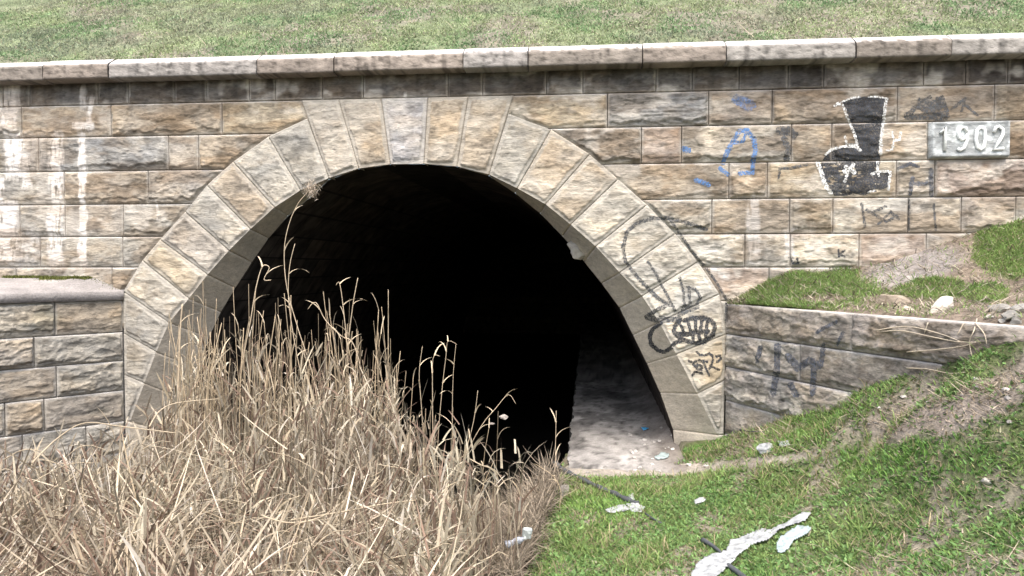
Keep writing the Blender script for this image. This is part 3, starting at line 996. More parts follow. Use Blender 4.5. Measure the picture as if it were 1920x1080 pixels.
xs = np.concatenate([np.linspace(-45, -10, 12)[:-1], np.arange(-10, 10, .06), np.linspace(10, 45, 12)])
ys = np.concatenate([np.arange(.42, 6, .06), np.linspace(6, 16, 14)])
Xe, Ye = np.meshgrid(xs, ys, indexing='ij')
Pe = np.stack([Xe, Ye, emb(Xe, Ye)], -1)
n = fbm(Xe * 5, Ye * 5, 4, 403)[..., None]; n2 = sstep(.45, .62, fbm(Xe * .9, Ye * 1.1, 4, 404))[..., None]
C = np.array([.16, .19, .11]) * (.6 + .8 * n) * (1 - n2) + np.array([.19, .18, .14]) * (.6 + .8 * n) * n2
acc = Acc(); acc.grid(Pe, C)
embo = link("embankment", acc.mesh("embankment", True), M_EARTH); tag(embo, kind="structure")


# ------------------------------------------------------------------ blades
def blades(name, base, ln, wd, az, lean, bend, col, roll=None, segs=3):
    """ribbon blades from numpy arrays. az: lean azimuth, lean: angle from vertical at the root, bend: extra angle at the tip"""
    N = len(base)
    V = np.zeros((N, segs * 2 + 1, 3))
    pos = base.copy()
    rl = rng.uniform(0, 2 * np.pi, N) if roll is None else roll
    wv = np.stack([np.cos(rl), np.sin(rl), np.zeros(N)], 1)
    for k in range(segs + 1):
        f = k / segs
        w = wd * (1 - .25 * f) if k < segs else wd * 0
        if k < segs:
            V[:, 2 * k] = pos - wv * w[:, None] / 2
            V[:, 2 * k + 1] = pos + wv * w[:, None] / 2
        else:
            V[:, 2 * segs] = pos
        a = lean + bend * (k + .5) / segs
        d = np.stack([np.sin(a) * np.cos(az), np.sin(a) * np.sin(az), np.cos(a)], 1)
        pos = pos + d * (ln / segs)[:, None]
    m = segs * 2 + 1
    off = (np.arange(N) * m)[:, None]
    Q = np.concatenate([off + np.array([[2 * k, 2 * k + 1, 2 * k + 3, 2 * k + 2]]) for k in range(segs - 1)])
    Tr = off + np.array([[2 * segs - 2, 2 * segs - 1, 2 * segs]])
    C = np.repeat(col[:, None, :], m, 1)
    return mesh_np(name, V.reshape(-1, 3), [Q, Tr], C.reshape(-1, 3))


def green_cols(N, X, Y, dry=.12, tone=(1, 1, 1)):
    k = fbm(X * 1.7, Y * 1.7, 3, 81)[:, None]
    c = np.array([.155, .275, .075]) * (1 - k) + np.array([.30, .385, .14]) * k
    c = c * rng.uniform(.6, 1.3, (N, 1))
    d = rng.random(N) < dry
    c[d] = np.array([.42, .36, .22]) * rng.uniform(.6, 1.1, (d.sum(), 1))
    return c * np.array(tone)


# foreground grass
N = 330000
gx = rng.uniform(-1.2, 6.2, N); gy = rng.uniform(-6.9, -.02, N)
gz = terrain(gx, gy)
P = np.stack([gx, gy, gz], 1)
qx, qy, qd = project(P)
dmk, lfk = dirt_mask(qx, qy, gx, gy)
side = (gy - r0[1]) - (rd[1] / rd[0]) * (gx - r0[0])      # <0: in front of the wing wall
tmk = np.maximum(ell(qx, qy, 1190, 882, 180, 12, -1), .8 * ell(qx, qy, 1390, 869, 140, 8, -6))
clump = sstep(.3, .6, fbm(gx * 5, gy * 5, 3, 88))
keep = (qx > 930) & (qx < 2050) & (qy < 1160) & (rng.random(N) > dmk * .82) & (rng.random(N) > lfk * 1.1) & (rng.random(N) > tmk * 1.2) & (rng.random(N) < .45 + .55 * clump)
keep &= ((gx < r0[0]) | (side < -.02))
keep &= ~((gx > X_EDGE - .05) & (gx < xr - .45) & (gy > YF + .1 + .1 * np.sin(gx * 7)))
P = P[keep]; qx = qx[keep]; qy = qy[keep]; N = len(P); dk = dmk[keep]
print("fg grass", N)
lush = np.maximum.reduce([ell(qx, qy, 1120, 940, 90, 50, 15), ell(qx, qy, 1300, 840, 70, 22, 0), ell(qx, qy, 1530, 790, 230, 26, -20), ell(qx, qy, 1700, 870, 200, 45, 0)])
col = green_cols(N, P[:, 0], P[:, 1], .10)
col = col * (1 - .0 * lush[:, None]) * (1 + .25 * lush[:, None] * np.array([-.1, .5, -.3]))
dryp = rng.random(N) < dk * .8
col[dryp] = np.array([.40, .33, .22]) * rng.uniform(.5, 1.1, (dryp.sum(), 1))
ln = rng.uniform(.018, .060, N) * (1 + .5 * lush)
g = link("grass", blades("grass", P - [0, 0, .005], ln, rng.uniform(.006, .013, N), rng.uniform(0, 6.28, N), rng.uniform(.1, 1.0, N), rng.uniform(.2, 1.1, N), col, segs=2), M_GRASS)
tag(g, "short bright green grass on the ground right of the ditch and path", "grass", kind="stuff")

# broad leaved weeds and taller tufts mixed into the grass
j = rng.choice(len(P), 26000, replace=False)
Pw = P[j] + np.array([0, 0, .004]); Nw = len(Pw)
cw = green_cols(Nw, Pw[:, 0], Pw[:, 1], .05) * rng.uniform(.6, 1.25, (Nw, 1)) * np.array([.85, 1.0, 1.1])
mw = blades("weeds", Pw, rng.uniform(.02, .055, Nw), rng.uniform(.014, .030, Nw), rng.uniform(0, 6.28, Nw), rng.uniform(.5, 1.3, Nw), rng.uniform(.1, .8, Nw), cw, segs=2)
j = rng.choice(len(P), 40000, replace=False)
j = j[fbm(P[j, 0] * 2.4, P[j, 1] * 2.4, 3, 89) > .56][:5000]
Pt = P[j]; Nt = len(Pt)
ct = green_cols(Nt, Pt[:, 0], Pt[:, 1], .3) * rng.uniform(.8, 1.2, (Nt, 1))
mt = blades("tufts", Pt, rng.uniform(.07, .16, Nt), rng.uniform(.005, .010, Nt), rng.uniform(0, 6.28, Nt), rng.uniform(.05, .7, Nt), rng.uniform(.4, 1.5, Nt), ct, segs=3)
WEEDS = (mw, mt)

# dry straw lying on the bare slope right
N = 70000
gx = rng.uniform(1.5, 6.2, N); gy = rng.uniform(-6.5, -.1, N); gz = terrain(gx, gy)
P = np.stack([gx, gy, gz], 1); qx, qy, qd = project(P); dmk, lfk = dirt_mask(qx, qy, gx, gy)
side = (gy - r0[1]) - (rd[1] / rd[0]) * (gx - r0[0])
keep = (qx > 1060) & (qx < 2050) & (rng.random(N) < .08 + dmk) & (side < -.05) & ((qx > 1330) | (rng.random(N) < .4)) & ((qy < 850) | (rng.random(N) < .35))
P = P[keep]; N = len(P)
col = np.array([.42, .36, .28]) * rng.uniform(.35, 1.25, (N, 1))
g = link("dry_straw", blades("dry_straw", P + [0, 0, .01], rng.uniform(.02, .26, N) ** 1.3 + .02, rng.uniform(.004, .012, N), rng.uniform(0, 6.28, N), rng.uniform(1.0, 1.6, N), rng.uniform(-.2, .5, N), col), M_REED)
tag(g, "pale dry grass straw lying over the bare slope", "straw", kind="stuff")

# bank grass
N = 130000
ss = rng.uniform(.05, 5.9, N); tt_ = rng.uniform(0.0, .98, N)
gx = (r0[0] + rd[0] * ss) * (1 - tt_) + (r0[0] + ss * (8.0 - r0[0]) / LR) * tt_; wy_ = r0[1] + rd[1] * ss; gy = wy_ * (1 - tt_) + .03 * tt_
gz = bf(gx, gy) + .05 * (fbm(gx * 4, gy * 4, 4, 301) - .5)
P = np.stack([gx, gy, gz], 1); qx, qy, qd = project(P)
gmk = bank_green(qx, qy, gx, gy)
keep = (qx < 2060) & (rng.random(N) < gmk * 1.1 + .03) & (tt_ > .02)
P = P[keep]; N = len(P)
col = green_cols(N, P[:, 0], P[:, 1], .12)
g = link("bank_grass", blades("bank_grass", P, rng.uniform(.03, .09, N), rng.uniform(.006, .012, N), rng.uniform(0, 6.28, N), rng.uniform(.1, 1.0, N), rng.uniform(.2, 1.0, N), col, segs=2), M_GRASS)
tag(g, "tufts of fresh green grass on the earth bank above the right wing wall", "grass", kind="stuff")

# straw and crumbs on the bare earth of the bank
N = 7000
ss = rng.uniform(.05, 5.9, N); tt_ = rng.uniform(0.02, .98, N)
gx = (r0[0] + rd[0] * ss) * (1 - tt_) + (r0[0] + ss * (8.0 - r0[0]) / LR) * tt_; gy = (r0[1] + rd[1] * ss) * (1 - tt_) + .03 * tt_
P = np.stack([gx, gy, bf(gx, gy) + .02], 1); N = len(P)
col = np.array([.36, .32, .25]) * rng.uniform(.3, 1.4, (N, 1))
g = link("bank_straw", blades("bank_straw", P, rng.uniform(.015, .16, N), rng.uniform(.005, .016, N), rng.uniform(0, 6.28, N), rng.uniform(.9, 1.6, N), rng.uniform(-.2, .5, N), col), M_REED)
tag(g, "dry straw and crumbs on the bare earth above the right wing wall", "straw", kind="stuff")

# blades hanging over the back edge of the coping
N = 9000
gx = rng.uniform(-11, 8, N)
gx = gx[fbm(gx * 2.2, gx * 0, 4, 431) > .46]; N = len(gx)
gy = .44 + .05 * rng.random(N); P = np.stack([gx, gy, np.full(N, zc_t + .08)], 1)
col = np.array([.24, .32, .15]) * rng.uniform(.5, 1.4, (N, 1))
dd = rng.random(N) < .3; col[dd] = np.array([.42, .38, .28]) * rng.uniform(.6, 1.1, (dd.sum(), 1))
g = link("coping_grass", blades("coping_grass", P, rng.uniform(.06, .20, N), rng.uniform(.008, .016, N), -1.57 + rng.normal(0, .8, N), rng.uniform(.1, .9, N), rng.uniform(.3, 1.2, N), col), M_GRASS)
tag(g, "uneven grass fringe growing over the back edge of the coping", "grass", kind="stuff")

# embankment ground cover
N = 330000
gx = rng.uniform(-11.5, 8.0, N); gy = .47 + 7.5 * rng.random(N) ** 1.35
gz = emb(gx, gy)
P = np.stack([gx, gy, gz], 1); qx, qy, qd = project(P)
keep = (qx > -120) & (qx < 2040) & (qy > -70) & (rng.random(N) < .35 + .65 * sstep(.3, .55, fbm(gx * 3, gy * 3, 3, 406)))
P = P[keep]; N = len(P); gx = gx[keep]; gy = gy[keep]
print("emb grass", N)
k = sstep(.35, .65, fbm(gx * 1.3, gy * 1.6, 4, 407))[:, None]; k2 = sstep(.55, .68, fbm(gx * .8 + 9, gy * 1.0, 4, 404))[:, None]
col = np.array([.21, .32, .16]) * (1 - k) + np.array([.35, .41, .23]) * k
col = col * (1 - k2 * .5) + np.array([.33, .31, .28]) * k2 * .5
col = col * rng.uniform(.45, 1.5, (N, 1)) * (.6 + .8 * fbm(gx * 6, gy * 6, 3, 409))[:, None]
dd = rng.random(N) < .10; col[dd] = np.array([.42, .38, .28]) * rng.uniform(.7, 1.1, (dd.sum(), 1))
g = link("ground_cover", blades("ground_cover", P, rng.uniform(.02, .06, N), rng.uniform(.010, .022, N), rng.uniform(0, 6.28, N), rng.uniform(.2, 1.3, N), rng.uniform(.1, 1.0, N), col, segs=2), M_GRASS)
tag(g, "low pale green ground cover over the embankment above the coping", "grass", kind="stuff")
N = 900
gx = rng.uniform(-9, 7.5, N); gy = rng.uniform(.5, 5.5, N)
P = np.stack([gx, gy, emb(gx, gy) + .02], 1)
col = np.array([.48, .42, .31]) * rng.uniform(.6, 1.1, (N, 1))
g = link("dry_stalks", blades("dry_stalks", P, rng.uniform(.1, .45, N), rng.uniform(.004, .009, N), rng.uniform(0, 6.28, N), rng.uniform(.7, 1.5, N), rng.uniform(-.3, .6, N), col), M_REED)
tag(g, "thin dry stalks scattered over the embankment grass", "straw", kind="stuff")
# moss on the left wing cap and along wall foot
N = 5200
s = rng.random(N) ** .8 * 2.6
gx = c0[0] + ld[0] * s; yb = ld[1] * s
gy = -.01 - np.abs(rng.normal(0, .035, N)) * (1 + 1.5 * (fbm(gx * 4, gx * 0, 3, 12) > .5))
back = .18 * np.clip(-yb / .55, 0, 1)
tt2 = np.clip(gy / np.minimum(yb, -.01), 0, 1)
gz = zc1 + back * (1 - tt2)
keep = (gy > yb) & (fbm(gx * 3, gx * 0 + 3, 3, 13) > .38)
P = np.stack([gx, gy, gz], 1)[keep]; N = len(P)
col = np.array([.15, .17, .05]) * rng.uniform(.5, 1.4, (N, 1))
g = link("moss", blades("moss", P, rng.uniform(.015, .05, N), rng.uniform(.008, .015, N), rng.uniform(0, 6.28, N), rng.uniform(.2, 1.2, N), rng.uniform(.1, 1.0, N), col, segs=2), M_GRASS)
tag(g, "olive moss growing along the back of the left wing wall cap", "moss", kind="stuff")

# ------------------------------------------------------------------ reeds
sil_x = [-100, 0, 100, 230, 275, 305, 345, 420, 500, 600, 700, 738, 765, 850, 900, 1000, 1045, 1075]
sil_y = [850, 850, 820, 785, 745, 680, 590, 595, 600, 635, 635, 650, 735, 785, 825, 860, 890, 950]


def reed_points(N, xlo, xhi, ymax, far_bias=1.0, minoff=0):
    tx = rng.uniform(xlo, xhi, N)
    sy = np.interp(tx, sil_x, sil_y) + minoff
    f = rng.random(N) ** far_bias
    ty = sy + (ymax - sy) * f
    fr = np.clip((ty - 600) / 500, 0, 1.1)
    dist = 8.4 - 3.9 * fr + rng.normal(0, .18, N)
    dist = np.clip(dist, 3.9, 8.9)
    return tx, ty, dist


def tops_to_world(tx, ty, dist):
    c = np.stack([(tx - 960) / FPX, (540 - ty) / FPX, -np.ones(len(tx))], 1)
    return np.array(EYE) + (c @ RN.T) * dist[:, None]


def straw_cols(N, x=None):
    a = rng.random((N, 1))
    c = np.array([.34, .29, .20]) * (1 - a) + np.array([.59, .54, .42]) * a
    c = c * rng.uniform(.35, 1.15, (N, 1))
    d = rng.random(N) < .25; c[d] = np.array([.22, .16, .12]) * rng.uniform(.6, 1.2, (d.sum(), 1))
    if x is not None:
        k = fbm(x[:, 0] * 1.6, x[:, 1] * 1.6 + x[:, 2], 3, 930)[:, None]
        c = c * (.72 + .8 * k) * (np.array([1.0, .97, .97]) * (1 - sstep(.4, .6, k)) + np.array([1.0, 1.0, 1.0]) * sstep(.4, .6, k))
    d = rng.random(N) < .05; c[d] = np.array([.64, .59, .50])
    return c


def clip_wing(P):
    """keep roots in front of the left wing wall and the splay"""
    n = np.array(nd[:2])
    dd_ = (P[:, 0] - org[0]) * n[0] + (P[:, 1] - org[1]) * n[1]
    bad = (P[:, 0] < c0[0]) & (dd_ < .06)
    P[bad, 0] += n[0] * (.08 - dd_[bad]); P[bad, 1] += n[1] * (.08 - dd_[bad])
    P[:, 1] = np.where((P[:, 0] >= c0[0]) & (P[:, 0] < X_EDGE) & (P[:, 1] > -.15), np.minimum(P[:, 1], -.05 + .2 * rng.random(len(P))), P[:, 1])
    return P


parts = []
# upright stalks mass: thin ribbons aligned to end at their tops
N = 20000
tx, ty, dist = reed_points(N, -60, 1040, 1250, .8, 0)
ty = ty + 190 * (fbm(tx * .03, tx * 0, 3, 900) - .45) * np.clip((1000 - ty) / 300, 0, 1)
kp = (rng.random(N) < np.clip((ty - np.interp(tx, sil_x, sil_y)) / 130 + .30, 0, 1)) & ((tx < 770) | (rng.random(N) < .5)) & (tx < np.interp(ty, [860, 900, 1100], [1040, 900, 830]) + rng.normal(0, 18, N))
tx = tx[kp]; ty = ty[kp]; dist = dist[kp]; N = len(tx)
T3 = tops_to_world(tx, ty, dist)
R = T3.copy(); R[:, 0] += rng.normal(0, .09, N); R[:, 1] += rng.normal(0, .14, N)
R = clip_wing(R)
R[:, 2] = terrain(R[:, 0], R[:, 1])
ok = (T3[:, 2] - R[:, 2] > .15)
ok &= (fbm(R[:, 0] * 2.6, R[:, 1] * 2.6, 3, 910) + rng.normal(0, .05, N) > .43)
R = R[ok]; T3 = T3[ok]; N = len(R)
low = project(T3)[1]
vec = T3 - R; ln = np.linalg.norm(vec, axis=1)
az = np.arctan2(vec[:, 1], vec[:, 0]); lean = np.arccos(vec[:, 2] / ln)
bend = rng.normal(0, .10, N)
m1 = blades("a", R, ln * rng.uniform(.85, 1.0, N), rng.uniform(.006, .015, N), az, lean - bend / 2, bend, straw_cols(N, R), roll=rng.normal(0, .5, N), segs=4)
# leaves peeling off the stalks
N2 = 19000
i = rng.integers(0, N, N2)
f = rng.uniform(.25, 1.0, N2) ** .55
B = R[i] + vec[i] * f[:, None]
m2 = blades("b", B, rng.uniform(.06, .36, N2), rng.uniform(.006, .026, N2), rng.uniform(0, 6.28, N2), rng.uniform(.05, .7, N2), rng.uniform(.0, 1.0, N2) ** 2 * 2.4, straw_cols(N2, B), segs=4)
# fallen tangle
N3 = 15000
tx, ty, dist = reed_points(N3, -120, 1030, 1300, .6, 60)
lowleft = ((tx < 300) | (ty > 860) | (rng.random(N3) < .22)) & (tx < np.interp(ty, [860, 900, 1100], [1040, 880, 820]))
lowleft &= rng.random(N3) < np.where(tx < 330, 1.0, np.where(ty > 1000, .45, .2))
B = tops_to_world(tx, ty, dist)[lowleft]
B = B[(fbm(B[:, 0] * 3.0, B[:, 1] * 3 + B[:, 2] * 3, 3, 915) + rng.normal(0, .05, len(B))) > .42]
N3 = len(B)
B = clip_wing(B)
tz = terrain(B[:, 0], B[:, 1]); B[:, 2] = np.maximum(B[:, 2], tz + .05)
ll = rng.uniform(.2, 1.0, N3) ** 1.6 * .7 + .08
m3 = blades("c", B - [0, 0, .02], ll, rng.uniform(.006, .019, N3), 12 * fbm(B[:, 0] * 1.5, B[:, 1] * 1.5, 2, 920) + rng.normal(0, .9, N3), rng.uniform(.5, 1.7, N3), rng.uniform(-.5, .8, N3), straw_cols(N3, B) * np.array([1.0, .97, .95]), segs=4)


def join_meshes(name, ms):
    V = []; C = []; L = []; S = []; n = 0; nl = 0
    quads = []; tris = []
    for m in ms:
        v = np.zeros(len(m.vertices) * 3, np.float32); m.vertices.foreach_get("co", v)
        c = np.zeros(len(m.vertices) * 4, np.float32); m.color_attributes["Col"].data.foreach_get("color", c)
        li = np.zeros(len(m.loops), np.int32); m.loops.foreach_get("vertex_index", li)
        lt = np.zeros(len(m.polygons), np.int32); m.polygons.foreach_get("loop_total", lt)
        ls = np.zeros(len(m.polygons), np.int32); m.polygons.foreach_get("loop_start", ls)
        q = ls[lt == 4]; t = ls[lt == 3]
        quads.append(li[q[:, None] + np.arange(4)] + n); tris.append(li[t[:, None] + np.arange(3)] + n)
        V.append(v.reshape(-1, 3)); C.append(c.reshape(-1, 4)); n += len(m.vertices)
    me = mesh_np(name, np.concatenate(V), [np.concatenate(quads), np.concatenate(tris)], np.concatenate(C))
    for m in ms: bpy.data.meshes.remove(m)
    return me


rb = link("reed_bed", join_meshes("reed_bed", [m1, m2, m3]), M_REED)
tag(rb, "dense tangle of dry tan reeds filling the ditch before the arch", "reeds", kind="stuff")
wd = link("weeds", join_meshes("weeds", WEEDS), M_GRASS)
tag(wd, "broad leaved weeds and longer tufts mixed into the green turf", "weeds", kind="stuff")
# grey dead brush near the bank edge
N = 15000
tx = rng.uniform(740, 1060, N); ty = np.interp(tx, [780, 900, 1000, 1060], [830, 850, 860, 900]) + rng.random(N) * 230
edge = np.interp(ty, [880, 920, 1080], [1055, 1040, 960])
ok = tx < edge + 8
tx = tx[ok]; ty = ty[ok]; N = len(tx)
dist = np.interp(ty, [840, 900, 1080], [8.6, 8.0, 6.0]) + rng.normal(0, .1, N)
B = tops_to_world(tx, ty, dist); tz = terrain(B[:, 0], B[:, 1]); B[:, 2] = np.clip(B[:, 2], tz + .01, tz + .45)
col = np.array([.34, .29, .225]) * rng.uniform(.45, 1.35, (N, 1))
db_ = link("dead_brush", blades("dead_brush", B, rng.uniform(.08, .38, N), rng.uniform(.004, .010, N), rng.uniform(0, 6.28, N), rng.uniform(.5, 1.7, N), rng.uniform(-.5, .7, N), col, segs=3), M_REED)
tag(db_, "greyish brown broken stems and dead brush on the ditch edge below the kerb", "brush", kind="stuff")


# individual reeds ------------------------------------------------
def curve_pts(px_pts, dist0, dist1):
    n = len(px_pts)
    return [at_dist(p[0], p[1], dist0 + (dist1 - dist0) * i / (n - 1)) for i, p in enumerate(px_pts)]


def smooth_pts(pts, k=4):
    pts = [Vector(p) for p in pts]; out = []
    for i in range(len(pts) - 1):
        p0 = pts[max(0, i - 1)]; p1 = pts[i]; p2 = pts[i + 1]; p3 = pts[min(len(pts) - 1, i + 2)]
        for j in range(k):
            t = j / k
            out.append(0.5 * ((2 * p1) + (p2 - p0) * t + (2 * p0 - 5 * p1 + 4 * p2 - p3) * t * t + (3 * p1 - p0 - 3 * p2 + p3) * t ** 3))
    out.append(pts[-1]); return out


def stem_mesh(pts, r0_, r1_, col):
    V, F, caps = ribbon_tube(pts, r0_, 5, taper=r1_ / r0_)
    C = np.ones((len(V), 3)) * np.array(col) * (.8 + .4 * fbm(V[:, 2] * 8, V[:, 0] * 3, 2, 3))[:, None]
    return mesh_np("dry_reed", V, [F] + caps, C, True)


def leaf_mesh(base, L, w, az, lean, bend, col, roll=0.0):
    return blades("leaf", np.array([base]), np.array([L]), np.array([w]), np.array([az]), np.array([lean]), np.array([bend]), np.array([col]), roll=np.array([roll]), segs=5)


GRP = "dry reeds standing up against the dark arch"
# hero reeds seen one by one (photo pixels from top down to the root, distance)
heroes = [
    ([(583, 355), (560, 380), (542, 420), (533, 470), (538, 540), (560, 620), (590, 720), (600, 860)], 7.9, "tallest reed, arching up to the arch edge with a pale feathery plume", True, .006),
    ([(553, 457), (543, 500), (541, 560), (552, 640), (575, 760), (585, 870)], 7.8, "bare reed curving beside the tall plumed reed, pointed tip", False, .006),
    ([(728, 543), (728, 620), (727, 740), (722, 880)], 8.0, "straight bare reed standing highest right of the arch middle", False, .006),
    ([(671, 521), (662, 570), (652, 650), (640, 760), (640, 880)], 8.0, "pale upright reed with slightly bent stem, just left of the straight highest one", False, .007),
    ([(630, 535), (637, 532), (645, 590), (652, 680), (650, 860)], 7.9, "reed with a snapped drooping tip in the middle of the bed", False, .006),
    ([(577, 580), (592, 567), (610, 600), (640, 630), (665, 650), (690, 760), (690, 860)], 7.8, "reed with hooked tip leaning right across its neighbours", False, .007),
    ([(508, 525), (495, 524), (505, 502), (492, 500), (480, 540), (470, 600), (455, 680), (440, 820)], 7.8, "curved reed with two drooping leaf tips near the left soffit", False, .007),
    ([(857, 646), (840, 640), (836, 670), (828, 740), (820, 860)], 8.1, "thin reed with a small folded tip right of the main clump", False, .004),
    ([(855, 645), (850, 700), (848, 780), (850, 860)], 8.1, "thin straight reed right of the folded tip reed", False, .004),
    ([(967, 757), (953, 740), (930, 765), (905, 795), (880, 840), (868, 880)], 8.1, "lone slanting reed with drooping tip at the right end of the bed", False, .005),
    ([(825, 668), (812, 672), (811, 740), (812, 860)], 8.0, "thin pale reed with a flag shaped tip at right of the bed", False, .005),
    ([(792, 650), (786, 700), (790, 760), (795, 860)], 8.0, "thin grey reed in the gap right of the main clump", False, .005),
    ([(896, 732), (888, 790), (872, 850), (860, 880)], 8.1, "short slanting reed over the dark water", False, .005),
    ([(1043, 770), (1042, 820), (1041, 872)], 8.3, "short lone stick standing by the walkway edge", False, .005),
    ([(342, 570), (338, 620), (335, 700), (330, 820)], 7.3, "thick pale reed with torn sheath before the left voussoirs", False, .013),
]
for pts, dist, lab, plume, rad in heroes:
    w3 = [at_dist(p[0], p[1], dist) for p in pts][::-1]
    base = w3[0].copy(); base.z = float(terrain(np.array([base.x]), np.array([base.y]))[0]) - .02
    w3 = [base] + w3
    sp = smooth_pts(w3, 4)
    loc = Vector(base)
    me = stem_mesh([p - loc for p in sp], rad, rad * .55, (.60, .50, .36))
    o = link("dry_reed", me, M_REED); o.location = loc
    tag(o, lab, "reed", GRP)
    top = sp[-1]
    for k in range(3):
        bpt = sp[int(len(sp) * (.45 + .17 * k))]
        lo = link("leaf", leaf_mesh(tuple(bpt - loc), random.uniform(.12, .26), random.uniform(.010, .018), random.uniform(0, 6.28), random.uniform(.2, .8), random.uniform(.5, 1.8), (.66, .56, .40)), M_REED, None)
        lo.parent = o
    if plume:
        n_ = 420
        bs = np.array([tuple(Vector((random.gauss(0, .03), random.gauss(0, .03), random.gauss(0, .04))) + (top - loc)) for _ in range(n_)])
        pm = blades("plume", bs, rng.uniform(.03, .08, n_), rng.uniform(.003, .006, n_), rng.uniform(0, 6.28, n_), rng.uniform(.2, 2.4, n_), rng.uniform(0, 1, n_), np.array([.62, .54, .44]) * rng.uniform(.7, 1.2, (n_, 1)), segs=2)
        pl = link("plume", pm, M_REED); pl.parent = o

# 12 reed kinds, copied as single reeds
protos = []
for k in range(12):
    H = 1.0
    bx = random.gauss(0, .05); by = random.gauss(0, .05); c = random.gauss(0, .05)
    pts = smooth_pts([(0, 0, 0), (bx * .3 + c, by * .3, .35), (bx * .7 + c, by * .6, .7), (bx, by, 1.0)], 3)
    shade = random.choice([.45, .7, .85, .95, 1.05])
    lv = []
    kk = random.choice([1, 2, 2, 3])
    for j in range(kk):
        p = pts[int(len(pts) * random.uniform(.45, .95))]
        lv.append(leaf_mesh(tuple(p), random.uniform(.08, .20), random.uniform(.008, .016), random.uniform(0, 6.28), random.uniform(.1, .8), random.uniform(.4, 2.2), tuple(np.array([.68, .58, .42]) * shade)))
    me = stem_mesh(pts, .0055, .003, np.array([.56, .455, .31]) * shade)
    me.materials.append(M_REED)
    for m in lv: m.materials.append(M_REED)
    protos.append((me, lv))
NR = 235
tx = np.concatenate([rng.uniform(330, 765, NR - 50), rng.uniform(290, 1030, 50)])
sy = np.interp(tx, sil_x, sil_y)
ty = sy - np.abs(rng.normal(0, 38, NR)) + rng.uniform(-5, 110, NR)
for i in range(NR):
    me, lv = protos[i % 12]
    d = random.uniform(7.6, 8.5) if tx[i] > 420 else random.uniform(7.0, 8.2)
    t = at_dist(tx[i], ty[i], d)
    bx = t.x + random.gauss(0, .10); by = min(t.y + random.gauss(0, .10), -.12)
    bz = float(terrain(np.array([bx]), np.array([by]))[0])
    v = Vector((t.x - bx, t.y - by, t.z - bz))
    o = bpy.data.objects.new("dry_reed", me); COL.objects.link(o)
    o.location = (bx, by, bz)
    o.rotation_mode = 'QUATERNION'
    o.rotation_quaternion = v.to_track_quat('Z', 'Y') @ Matrix.Rotation(random.uniform(0, 6.28), 3, 'Z').to_quaternion()
    s = v.length; wq = random.choice([.6, .8, 1.0, 1.3]); o.scale = (wq, wq, s)
    tag(o, "thin pale dry reed stalk rising from the top of the reed bed", "reed", "dry reed stalks at the top of the reed bed")
    for m in lv:
        c = bpy.data.objects.new("leaf", m); COL.objects.link(c); c.parent = o

# ------------------------------------------------------------------ ray casting onto finished surfaces (for paint and litter)
def tree_of(objs):
    V = []; F = []; n = 0
    for o in objs:
        me = o.data
        v = np.zeros(len(me.vertices) * 3, np.float32); me.vertices.foreach_get("co", v)
        v = v.reshape(-1, 3)
        V += [tuple(p) for p in v.tolist()]
        F += [tuple(k + n for k in p.vertices) for p in me.polygons]
        n += len(v)
    return BVHTree.FromPolygons(V, F)


wall_objs = [o for o in bridge.children if o.name.split('.')[0] in ("wall_face", "voussoir", "keystone", "frieze_course")] + [o for o in wing_r.children if o.name.startswith("wall_face")] + [plaque]
T_WALL = tree_of(wall_objs)
T_GROUND = tree_of([ground, bank, walk])


def paint(name, mask, box, mat, off=.004, step=1.6, label=None, parent=None, tree=None, lift=None, maxjump=.09):
    x0, y0, x1, y1 = box
    gx = np.arange(x0, x1 + step, step); gy = np.arange(y0, y1 + step, step)
    CX, CY = np.meshgrid((gx[:-1] + gx[1:]) / 2, (gy[:-1] + gy[1:]) / 2, indexing='ij')
    M = mask(CX, CY)
    need = np.zeros((len(gx), len(gy)), bool)
    need[:-1, :-1] |= M; need[1:, :-1] |= M; need[:-1, 1:] |= M; need[1:, 1:] |= M
    idx = -np.ones(need.shape, int); V = []
    tr = tree or T_WALL
    for i, j in zip(*np.nonzero(need)):
        d = ray(gx[i], gy[j]).normalized()
        hit, nrm, _, _ = tr.ray_cast(EYE, d)
        if hit is None: continue
        if nrm.dot(d) > 0: nrm = -nrm
        p = hit - d * off if lift is None else hit + Vector((0, 0, lift(gx[i], gy[j])))
        idx[i, j] = len(V); V.append(p)
    F = []
    for i, j in zip(*np.nonzero(M)):
        q = (idx[i, j], idx[i + 1, j], idx[i + 1, j + 1], idx[i, j + 1])
        if min(q) < 0: continue
        ps = [V[k] for k in q]
        if max((ps[0] - ps[2]).length, (ps[1] - ps[3]).length) > maxjump: continue
        F.append(q[::-1])
    if not F:
        print("EMPTY paint", name, label); return None
    V = np.array([tuple(v) for v in V])
    used = np.unique(np.array(F)); rm = -np.ones(len(V), int); rm[used] = np.arange(len(used))
    me = mesh_np(name, V[used], [rm[np.array(F)]])
    o = link(name, me, mat, parent)
    if label: o["label"] = label
    return o


def strokes(lines, w, jag=1.0, seed=1):
    def f(X, Y):
        m = np.zeros(X.shape, bool)
        n = (fbm(X * .18, Y * .18, 3, seed) - .5) * 2
        for ln_ in lines:
            ww = w
            if isinstance(ln_, tuple) and isinstance(ln_[0], (int, float)) and not isinstance(ln_[1], (int, float)):
                ww, ln_ = ln_
            d = np.full(X.shape, 1e9)
            for a, b in zip(ln_[:-1], ln_[1:]): d = np.minimum(d, seg_dist(X, Y, a, b))
            m |= d < ww / 2 * (1 + .35 * n * jag)
        return m
    return f


